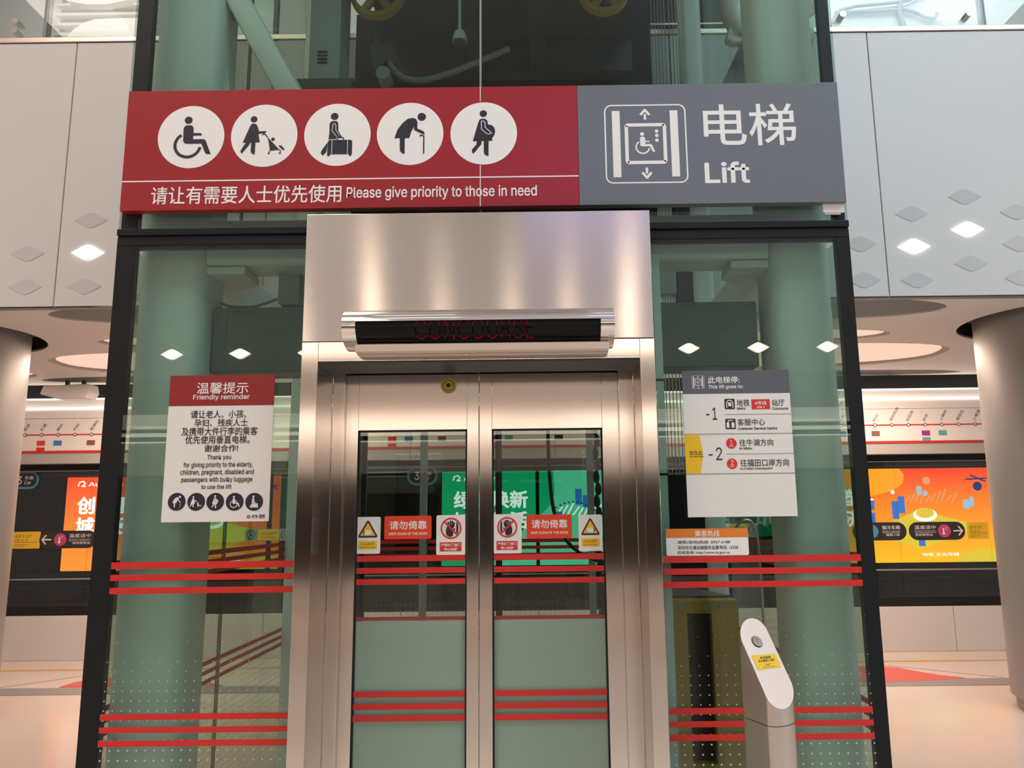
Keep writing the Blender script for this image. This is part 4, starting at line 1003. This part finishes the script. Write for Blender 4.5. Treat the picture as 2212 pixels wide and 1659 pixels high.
def draw_pic(name, cx, cz, r, y, m_disc, m_fig, parent, disc=True):
    d = None
    if disc: d = MB().disc(cx, cz, r, y, 56).build('disc', m_disc, parent)
    P = PIC[name]; f = MB(); T = lambda p_: (cx + p_[0] * r, cz + p_[1] * r)
    for x, z, q_ in P['c']: f.disc(*T((x, z)), q_ * r, y - 0.0008, 22)
    for i_, p_ in enumerate(P['p']): f.plate([T(v) for v in p_], y - 0.0008 - 5e-5 * (i_ + 1))
    for p_, w in P['s']: f.stroke([T(v) for v in p_], w * r, y - 0.0008)
    f.build('pictogram', m_fig, d or parent, recalc=False)
    if P['w']:
        g_ = MB()
        for p_, w in P['w']: g_.stroke([T(v) for v in p_], w * r, y - 0.0016)
        g_.build('pictogram_outline', m_disc, d or parent, recalc=False)

# ---------------------------------------------------------------- banner
YB = -0.04
bn = thing('banner_sign', 'long red and grey lift priority banner above the lift doors', 'sign', (-0.2, YB, 2.67))
MB().box(-1.600, 0.1745, YB, -0.003, 2.674, 3.173).build('red_board', 'sign_red', bn, bevel=0.001, seg=1)
MB().box(0.1755, 1.203, YB, -0.003, 2.674, 3.173).build('grey_board', 'sign_grey', bn, bevel=0.001, seg=1)
yb = YB - 0.0008
for nm, (cx, cz) in zip(('wheelchair', 'pushchair', 'luggage', 'elder', 'pregnant'), ((-1.3411, 2.9755), (-1.0540, 2.9773), (-0.7670, 2.9772), (-0.4819, 2.9772), (-0.1934, 2.9751))):
    draw_pic(nm, cx, cz, 0.1305, yb, 'print_white', 'print_navy', bn)
MB().box(-1.600, 0.1745, yb, YB, 2.7905, 2.7955).build('rule', 'print_white', bn)
text('请让有需要人士优先使用', (-1.4815, -0.7442, 2.6975, 2.7698), yb, 'print_white', bn, bold=0.008)
text('Please give priority to those in need', (-0.7245, 0.0119, 2.7025, 2.7597), yb, 'print_white', bn, bold=0.012)
text('电梯', (0.6670, 1.0286, 2.9099, 3.0842), yb, 'print_white', bn, bold=0.008)
text('Lift', (0.6630, 0.8377, 2.7557, 2.8438), yb, 'print_white', bn, bold=0.02)
def lift_icon(x0, x1, z0, z1, y, m, m_bg, parent):
    cx, cz, w, h = (x0 + x1) / 2, (z0 + z1) / 2, (x1 - x0) / 2, (z1 - z0) / 2
    T = lambda u, v: (cx + u * w, cz + v * h)
    f = MB(); f.stroke(rr(cx - 0.97 * w, cx + 0.97 * w, cz - 0.97 * h, cz + 0.97 * h, 0.16 * w), 0.035 * w, y, closed=True)
    for a, c in ((-0.80, -0.61), (0.60, 0.79)): f.plate([T(a, -0.83), T(c, -0.83), T(c, 0.83), T(a, 0.83)], y)
    f.stroke(rr(cx - 0.46 * w, cx + 0.46 * w, cz - 0.47 * h, cz + 0.47 * h, 0.05 * w), 0.085 * w, y, closed=True)
    for s_ in (1, -1):
        f.plate([T(-0.03, s_ * 0.60), T(0.03, s_ * 0.60), T(0.03, s_ * 0.75), T(-0.03, s_ * 0.75)], y)
        f.stroke([T(-0.11, s_ * 0.72), T(0, s_ * 0.85), T(0.11, s_ * 0.72)], 0.06 * w, y)
    for v in (0.31, 0.20, 0.08): f.disc(*T(0.27, v), 0.045 * w, y, 12)
    P = PIC['wheelchair']; k = 0.42 * w; c2 = T(-0.04, 0.02)
    q_ = lambda p_: (c2[0] + p_[0] * k, c2[1] + p_[1] * k)
    for x, z, r in P['c']: f.disc(*q_((x, z)), r * k, y, 14)
    for i_, p_ in enumerate(P['p']): f.plate([q_(v) for v in p_], y - 5e-5 * (i_ + 1))
    for p_, ww in P['s']: f.stroke([q_(v) for v in p_], ww * k, y)
    return f.build('lift_icon', m, parent, recalc=False)
lift_icon(0.2773, 0.6017, 2.7570, 3.0897, yb, 'print_white', 'sign_grey', bn)
for a, c in ((2.674, 2.842), (3.11, 3.173)):
    MB().box(-0.2085, -0.2055, yb - 0.0006, YB, a, c).build('seam', 'print_white', bn)
# small pale label hanging from the banner's lower right corner
t = thing('corner_label', 'small pale cyan label below the right end of the banner', 'label', (1.15, -0.02, 2.64))
MB().box(1.118, 1.2, -0.02, -0.012, 2.640, 2.674).build('plate', 'print_white', t)
MB().box(1.124, 1.186, -0.018, -0.012, 2.632, 2.640).build('clip', 'acrylic', t)

# ---------------------------------------------------------------- notices on the glass
def notice_board(x0, x1, z0, z1, zh, name, label, head):
    t = thing(name, label, 'notice', (x0, -0.004, z0))
    MB().box(x0, x1, -0.004, -0.0014, z0, zh).build('sheet', 'notice_white', t)
    MB().box(x0, x1, -0.0041, -0.0014, zh, z1).build('heading', head, t)
    return t
x0, x1, z0, z1 = -1.377, -0.983, 1.487, 2.031; zh = 1.915
nl = notice_board(x0, x1, z0, z1, zh, 'reminder_notice', 'white notice with red heading and five round pictograms, left glass', 'notice_red')
y = -0.0050
text('温馨提示', (-1.2749, -1.0808, 1.9608, 2.0037), y, 'print_white', nl, bold=0.006)
text('Friendly reminder', (-1.2862, -1.0742, 1.9344, 1.9580), y, 'print_white', nl, bold=0.012)
for s_, q in (('请让老人、小孩、', (-1.2912, -1.0832, 1.8680, 1.8984)), ('孕妇、残疾人士', (-1.2753, -1.0764, 1.8367, 1.8651)), ('及携带大件行李的乘客', (-1.3219, -1.0385, 1.8033, 1.8343)), ('优先使用垂直电梯。', (-1.3062, -1.0664, 1.7725, 1.8030)), ('谢谢合作!', (-1.2334, -1.1079, 1.7421, 1.7693)),
              ('Thank you', (-1.2209, -1.1320, 1.7098, 1.7314)), ('for giving priority to the elderly,', (-1.3070, -1.0500, 1.6815, 1.7049)), ('children, pregnant, disabled and', (-1.3173, -1.0452, 1.6542, 1.6777)), ('passengers with bulky luggage', (-1.3121, -1.0491, 1.6271, 1.6504)), ('to use the lift', (-1.2368, -1.1249, 1.6059, 1.6224))):
    text(s_, q, y, 'print_black', nl, bold=0.012)
for nm, c_ in zip(('elder', 'pushchair', 'pregnant', 'wheelchair', 'luggage'), ((-1.3235, 1.5610), (-1.2519, 1.5601), (-1.1820, 1.5594), (-1.1105, 1.5586), (-1.0389, 1.5577))):
    draw_pic(nm, c_[0], c_[1], 0.0325, y, 'print_navy', 'notice_white', nl)
c_ = (-1.0568, 1.5043); MB().ring(c_[0], c_[1], 0.0028, 0.0062, y, 20).build('logo_ring', 'notice_red', nl)
text('MTR 港铁', (-1.0453, -0.9970, 1.4970, 1.5125), y, 'print_black', nl, bold=0.02)
x0, x1, z0, z1 = 0.548, 0.948, 1.484, 2.026; zh = 1.938
nr = notice_board(x0, x1, z0, z1, zh, 'floor_guide_notice', 'white floor guide notice with grey heading and yellow marker, right glass', 'notice_grey')
lift_icon(0.5833, 0.6314, 1.9578, 2.0078, y, 'print_white', 'notice_grey', nr)
text('此电梯停:', (0.6440, 0.7626, 1.9774, 2.0035), y, 'print_white', nr, bold=0.012)
text('This lift goes to:', (0.6443, 0.7752, 1.9544, 1.9718), y, 'print_white', nr, bold=0.015)
def rule(z, a, c, h=0.0009): MB().box(a, c, y, -0.004, z - h, z + h).build('rule', 'steel_grey', nr)
for px, py, a in ((1567, 893, 0.0), (1480, 937, 1.0), (1570, 980, 0.0), (1483, 1023, 1.0)): pass
zz = [(0.7959, 1.8597)[1], (0.7574, 1.7874)[1], (0.8217, 1.7128)[1], (0.7494, 1.6404)[1]]
rule(zz[0], 0.700, x1); rule(zz[1], x0, x1, 0.0012); rule(zz[2], 0.700, x1); rule(zz[3], x0, x1, 0.0014)
MB().plate([(x0, zz[3] + 0.0014), (x0 + 0.054, zz[3] + 0.0014), (x0 + 0.066, (zz[1] + zz[3]) / 2), (x0 + 0.054, zz[1] - 0.0014), (x0, zz[1] - 0.0014)], y).build('position_marker', 'print_yellow', nr)
text('您在此', (0.5623, 0.6112, 1.7101, 1.7261), y - 0.0006, 'print_black', nr, bold=0.01)
text('You Are Here', (0.5615, 0.6142, 1.7016, 1.7073), y - 0.0006, 'print_black', nr, bold=0.02)
text('-1', (0.6315, 0.6724, 1.8403, 1.8860), y, 'print_black', nr); text('-2', (0.6330, 0.6838, 1.6905, 1.7373), y, 'print_black', nr)
def tile(b_, m, nm, r=0.003): MB().plate(rr(*b_, r, 3), y).build(nm, m, nr)
tile((0.7023, 0.7400, 1.8795, 1.9184), 'print_navy', 'metro_icon')
b_ = 0.7023, 0.7400, 1.8795, 1.9184; cx, cz = (b_[0] + b_[1]) / 2, (b_[2] + b_[3]) / 2
MB().stroke([(cx - 0.011, cz - 0.015), (cx - 0.012, cz + 0.004), (cx - 0.007, cz + 0.012), (cx, cz + 0.014), (cx + 0.007, cz + 0.012), (cx + 0.012, cz + 0.004), (cx + 0.011, cz - 0.015)], 0.0035, y - 0.0006).plate(rr(cx - 0.006, cx + 0.006, cz - 0.009, cz + 0.006, 0.002, 3), y - 0.0006).build('train_mark', 'notice_white', nr)
text('地铁', (0.7472, 0.7958, 1.8893, 1.9161), y, 'print_black', nr, bold=0.006); text('Metro', (0.7473, 0.7796, 1.8773, 1.8864), y, 'print_black', nr, bold=0.02)
tile((0.8025, 0.8711, 1.8780, 1.9154), 'print_red', 'line_badge', 0.001)
text('4号线', (0.8142, 0.8583, 1.8938, 1.9083), y - 0.0006, 'print_white', nr, bold=0.01); text('Line 4', (0.8218, 0.8506, 1.8817, 1.8908), y - 0.0006, 'print_white', nr, bold=0.02)
text('站厅', (0.8785, 0.9254, 1.8895, 1.9145), y, 'print_black', nr, bold=0.006); text('Concourse', (0.8785, 0.9383, 1.8754, 1.8848), y, 'print_black', nr, bold=0.02)
tile((0.7019, 0.7395, 1.8049, 1.8435), 'print_navy', 'service_icon')
b_ = 0.7019, 0.7395, 1.8049, 1.8435; cx, cz = (b_[0] + b_[1]) / 2, (b_[2] + b_[3]) / 2
MB().plate([(cx - 0.015, cz - 0.014), (cx - 0.015, cz + 0.004), (cx - 0.006, cz + 0.010), (cx - 0.004, cz - 0.014)], y - 0.0006).plate([(cx + 0.003, cz - 0.014), (cx + 0.003, cz + 0.003), (cx + 0.009, cz + 0.008), (cx + 0.014, cz + 0.002), (cx + 0.014, cz - 0.014)], y - 0.0006).stroke([(cx - 0.010, cz + 0.013), (cx + 0.010, cz + 0.013)], 0.003, y - 0.0006).build('service_mark', 'notice_white', nr)
text('客服中心', (0.7467, 0.8485, 1.8175, 1.8429), y, 'print_black', nr, bold=0.006); text('Customer Service Centre', (0.7467, 0.8922, 1.8014, 1.8117), y, 'print_black', nr, bold=0.02)
for (cpx, nn, cn, en, cb, eb) in (((0.7195, 1.7517), '1', '往牛湖方向', 'to Niuhu', (0.7494, 0.8748, 1.7413, 1.7669), (0.7478, 0.7953, 1.7285, 1.7377)), ((0.7189, 1.6765), '2', '往福田口岸方向', 'to Futian Checkpoint', (0.7488, 0.9281, 1.6656, 1.6932), (0.7472, 0.8659, 1.6527, 1.6625))):
    MB().disc(cpx[0], cpx[1], 0.0195, y, 32).build('platform_badge', 'print_red', nr)
    text(nn, (cpx[0] - (0.0035 if nn == '1' else 0.0055), cpx[0] + (0.0035 if nn == '1' else 0.0055), cpx[1] - 0.004, cpx[1] + 0.014), y - 0.0006, 'print_white', nr)
    text('站台', (cpx[0] - 0.008, cpx[0] + 0.008, cpx[1] - 0.013, cpx[1] - 0.006), y - 0.0006, 'print_white', nr)
    text(cn, cb, y, 'print_black', nr, bold=0.006); text(en, eb, y, 'print_black', nr, bold=0.02)
# hotline sticker
x0, x1, z0, z1 = 0.465, 0.763, 1.347, 1.443
t = thing('hotline_sticker', 'white sticker with orange heading on the right glass above the red stripes', 'sticker', (x0, -0.003, z0))
MB().prism(rr(x0, x1, z0, z1, 0.006, 3), -0.0032, -0.0014).build('sheet', 'print_white', t)
MB().prism([(x0, 1.411), (x1, 1.411), (x1, z1 - 0.004), (x1 - 0.004, z1), (x0 + 0.004, z1), (x0, z1 - 0.004)], -0.0038, -0.0032).build('heading', 'sticker_orange', t)
text('乘客热线', (0.5698, 0.6596, 1.4138, 1.4363), -0.0046, 'print_white', t, bold=0.01)
for s_, q in (('港铁(深圳)热线: 2927 6188', (0.5060, 0.6969, 1.3870, 1.4006)), ('深圳市交通运输服务监督电话: 12328', (0.5053, 0.7244, 1.3686, 1.3825)), ('在线咨询: http://www.sz.gov.cn', (0.5045, 0.6933, 1.3508, 1.3644))):
    text(s_, q, -0.0040, 'print_black', t, bold=0.01)

# ---------------------------------------------------------------- stickers on the doors
YG = YD + 0.022 + 0.0065
def sticker(x0, x1, z0, z1, name, label, m, grp):
    t = thing(name, label, 'sticker', (x0, YG, z0), grp)
    MB().prism(rr(x0, x1, z0, z1, 0.006, 3), YG - 0.002, YG).build('sheet', m, t); return t
def warn(x0, x1, z0, z1, label, mir):
    t = sticker(x0, x1, z0, z1, 'pinch_warning_sticker', label, 'print_white', 'pinch warning stickers'); w = x1 - x0; h = z1 - z0; yy = YG - 0.0028
    cx = (x0 + x1) / 2; X = lambda u: cx + (u - 0.5) * w * (1 if not mir else -1); Z = lambda v: z0 + h * v
    MB().stroke([(cx - w * 0.33, Z(0.475)), (cx + w * 0.33, Z(0.475)), (cx, Z(0.865))], w * 0.11, yy, closed=True).build('triangle_frame', 'print_black', t, recalc=False)
    MB().plate([(cx - w * 0.31, Z(0.488)), (cx + w * 0.31, Z(0.488)), (cx, Z(0.845))], yy - 0.0003).build('triangle_field', 'print_yellow', t)
    MB().plate([(X(0.36), Z(0.505)), (X(0.36), Z(0.60)), (X(0.40), Z(0.645)), (X(0.56), Z(0.645)), (X(0.63), Z(0.62)), (X(0.66), Z(0.57)), (X(0.62), Z(0.525)), (X(0.52), Z(0.505))], yy - 0.0009).build('hand_mark', 'print_white', t)
    MB().plate([(X(0.36), Z(0.49)), (X(0.36), Z(0.66)), (X(0.30), Z(0.57))], yy - 0.0012).build('gap_mark', 'print_black', t)
    MB().box(x0 + w * 0.13, x1 - w * 0.13, yy, YG, Z(0.125), Z(0.345)).build('yellow_field', 'print_yellow', t)
    text('小心夹手', (x0 + w * 0.24, x1 - w * 0.24, Z(0.235), Z(0.305)), yy - 0.0006, 'print_black', t)
    text('Watch your hands', (x0 + w * 0.19, x1 - w * 0.19, Z(0.155), Z(0.185)), yy - 0.0006, 'print_black', t, bold=0.01)
def keep(x0, x1, z0, z1, label):
    t = sticker(x0, x1, z0, z1, 'keep_clear_sticker', label, 'sticker_red', 'keep clear stickers'); w = x1 - x0; h = z1 - z0; yy = YG - 0.0028
    text('请勿倚靠', (x0 + w * 0.11, x0 + w * 0.90, z0 + h * 0.42, z0 + h * 0.79), yy, 'print_white', t, bold=0.018)
    text('KEEP CLEAR OF THE DOOR', (x0 + w * 0.10, x0 + w * 0.91, z0 + h * 0.18, z0 + h * 0.29), yy, 'print_white', t, bold=0.02)
def nohand(x0, x1, z0, z1, label, mir):
    t = sticker(x0, x1, z0, z1, 'no_touch_sticker', label, 'print_white', 'no touch stickers'); w = x1 - x0; h = z1 - z0; yy = YG - 0.0028
    cx, cz, r = (x0 + x1) / 2, z0 + h * 0.665, w * 0.355; m_ = -1 if mir else 1
    X = lambda u: cx + u * r * m_; Z = lambda v: cz + v * r
    MB().disc(cx, cz, r * 0.9, yy, 36).build('circle_field', 'notice_white', t)
    MB().plate([(X(0.50), Z(-0.55)), (X(0.50), Z(0.62)), (X(0.66), Z(0.48)), (X(0.72), Z(0.1)), (X(0.68), Z(-0.4))], yy - 0.0005).build('door_edge_mark', 'print_black', t)
    hd = MB().plate([(X(-0.05), Z(-0.82)), (X(0.18), Z(-0.72)), (X(0.22), Z(-0.45)), (X(0.42), Z(-0.05)), (X(0.36), Z(0.02)), (X(0.20), Z(-0.12)), (X(0.24), Z(0.25)), (X(-0.36), Z(0.25)), (X(-0.50), Z(-0.15)), (X(-0.48), Z(-0.52)), (X(-0.36), Z(-0.72))], yy - 0.0006)
    for u, a, c in ((-0.28, 0.2, 0.54), (-0.08, 0.2, 0.66), (0.10, 0.2, 0.66), (0.25, 0.1, 0.50)):
        hd.stroke([(X(u), Z(a)), (X(u + 0.03), Z(c))], r * 0.15, yy - 0.0006).disc(X(u + 0.03), Z(c), r * 0.075, yy - 0.0006, 10)
    hd.build('hand_mark', 'print_black', t, recalc=False)
    MB().ring(cx, cz, r * 0.85, r, yy - 0.0010, 44).build('ban_ring', 'print_red', t)
    MB().stroke([(X(-0.64), Z(0.64)), (X(0.64), Z(-0.64))], r * 0.17, yy - 0.0014).build('ban_bar', 'print_red', t)
    MB().box(x0 + w * 0.12, x1 - w * 0.14, yy, YG, z0 + h * 0.085, z0 + h * 0.315).build('red_field', 'print_red', t)
    text('严禁扒门·推门', (x0 + w * 0.16, x1 - w * 0.18, z0 + h * 0.205, z0 + h * 0.285), yy - 0.0006, 'print_white', t, bold=0.015)
    text('“禁止触摸”', (x0 + w * 0.24, x1 - w * 0.26, z0 + h * 0.105, z0 + h * 0.175), yy - 0.0006, 'print_white', t, bold=0.015)
GY = 0.1285
warn(-0.6942, -0.5992, 1.3604, 1.4982, 'white pinch warning sticker with yellow triangle on the left door', False)
keep(-0.5845, -0.4049, 1.4134, 1.5004, 'orange red keep clear sticker on the left door')
nohand(-0.3863, -0.2744, 1.3534, 1.5017, 'white no touching sticker with banned hand on the left door', False)
nohand(-0.1705, -0.0622, 1.3563, 1.5028, 'white no touching sticker with banned hand on the right door', True)
keep(-0.0432, 0.1300, 1.4109, 1.4996, 'orange red keep clear sticker on the right door')
warn(0.1547, 0.2448, 1.3615, 1.4974, 'white pinch warning sticker with yellow triangle on the right door', True)

# ---------------------------------------------------------------- call button post
pc0 = (0.6785, 1.0571)
px, py, pr = pc0[0], -0.45, 0.066
po2 = thing('call_button_post', 'slanted top stainless steel call button post in front of the right glass', 'call post', (px, py, 0))
gx, gy, zt = -0.60, 1.25, pc0[1]          # cut plane: z = zt + gx*(x-px) + gy*(y-py)
n = 64; bd = MB()
for i in range(n):
    a = 2 * PI * i / n; e_ = 1 if math.cos(a) * 0.018 - math.sin(a) * 0.066 > 0 else -1     # stadium shaped face, seen from the front
    x = px + e_ * 0.018 + 0.049 * math.cos(a); fz = -e_ * 0.066 + 0.049 * math.sin(a); y_ = py + (fz - gx * (x - px)) / gy
    bd.v += [(x, y_, 0.02), (x, y_, 0.895), (x, y_, zt + gx * (x - px) + gy * (y_ - py))]
lo = MB(); hi = MB()
lo.v = [v for i, v in enumerate(bd.v) if i % 3 < 2]; hi.v = [v for i, v in enumerate(bd.v) if i % 3 > 0]
for q in (lo, hi):
    q.f = [(2 * i, 2 * ((i + 1) % n), 2 * ((i + 1) % n) + 1, 2 * i + 1) for i in range(n)]
hi.v = [(x, y_, z + (0.0025 if k % 2 == 0 else 0)) for k, (x, y_, z) in enumerate(hi.v)]
lo.build('tube', 'post_steel', po2, smooth=True); hi.build('head', 'post_steel', po2, smooth=True)
MB().slab([(px + (v[0] - px) * 0.985, py + (v[1] - py) * 0.985) for v in bd.v[::3]], 0.885, 0.905).build('joint_ring', 'steel_dark', po2, smooth=True)
MB().tube([(px, py, 0.0), (px, py, 0.02)], pr + 0.05, 40).build('base_flange', 'post_steel', po2, smooth=True)
nv = Vector((-gx, -gy, 1.0)).normalized()
def onface(pts, h):
    out = []
    for x, z in pts:
        y_ = py + (z - zt - gx * (x - px)) / gy
        out.append(tuple(Vector((x, y_, z)) + nv * h))
    return out
fc = MB(); fc.v = [v for i, v in enumerate(bd.v) if i % 3 == 2]; top = [tuple(Vector(v) + nv * 0.002) for v in fc.v]
fc.v = fc.v + top; fc.f = [tuple(range(n, 2 * n))] + [(i, (i + 1) % n, n + (i + 1) % n, n + i) for i in range(n)]
fc.build('slanted_face', 'face_steel', po2)
c_ = (0.6622, 1.1092)
u_ = Vector((1, -gx * 0 + (gx) / 1.0 * 0, 0)); 
e1 = Vector((gy, -gx, 0)).normalized() if True else None
e2 = nv.cross(e1).normalized()
pc = Vector(onface([c_], 0)[0])
def fdisc(r0, h0, h1, name, m):
    b_ = MB(); k = 32
    for h in (h0, h1): b_.v += [tuple(pc + nv * h + e1 * r0 * math.cos(2 * PI * i / k) + e2 * r0 * math.sin(2 * PI * i / k)) for i in range(k)]
    b_.f = [tuple(range(k, 2 * k))] + [(i, (i + 1) % k, k + (i + 1) % k, k + i) for i in range(k)]
    return b_.build(name, m, po2, smooth=True)
fdisc(0.0185, 0.002, 0.004, 'button_ring', 'steel_dark'); fdisc(0.0168, 0.002, 0.0062, 'button', 'chrome')
bm_ = MB(); 
for a, c in (((-0.004, 0.005), (0.0, 0.009)), ((0.0, 0.009), (0.005, 0.005)), ((0.0, 0.009), (0.0, -0.008))):
    A = pc + e1 * a[0] + e2 * a[1] + nv * 0.0068; C = pc + e1 * c[0] + e2 * c[1] + nv * 0.0068
    d = (C - A).normalized(); s_ = nv.cross(d) * 0.0008; k = len(bm_.v)
    bm_.v += [tuple(A - s_), tuple(C - s_), tuple(C + s_), tuple(A + s_)]; bm_.f.append((k, k + 1, k + 2, k + 3))
bm_.build('arrow_mark', 'steel_grey', po2, recalc=False)
lab = [(0.6428, 1.0390), (0.7244, 1.0394), (0.7155, 1.0740), (0.6325, 1.0762)]
lb_ = MB(); lb_.v = onface(lab, 0.0028); lb_.f = [(0, 1, 2, 3)]; lb_.build('yellow_label', 'print_yellow', po2, recalc=False)
def ftext(body, q, bold=0.0):
    me = text_mesh(body, bold); xs = [v.co.x for v in me.vertices]; ys = [v.co.y for v in me.vertices]
    ax, bx_, ay, by = min(xs), max(xs), min(ys), max(ys); x0_, x1_, z0_, z1_ = q
    for v in me.vertices:
        s_ = (v.co.x - ax) / (bx_ - ax); r_ = (v.co.y - ay) / (by - ay)
        v.co = onface([(x0_ + (x1_ - x0_) * s_, z0_ + (z1_ - z0_) * r_)], 0.0034 + v.co.z)[0]
    me.materials.clear(); me.materials.append(MT['print_black']); link('lettering', me, po2)
ftext('专用电梯', (0.6585, 0.6955, 1.0636, 1.0706), 0.01); ftext('请让有需要人士使用', (0.6511, 0.7048, 1.0569, 1.0627), 0.01); ftext('Lift call', (0.6726, 0.6876, 1.0478, 1.0519)); ftext('Please give priority to others', (0.6612, 0.7025, 1.0423, 1.0454))

finish_things()
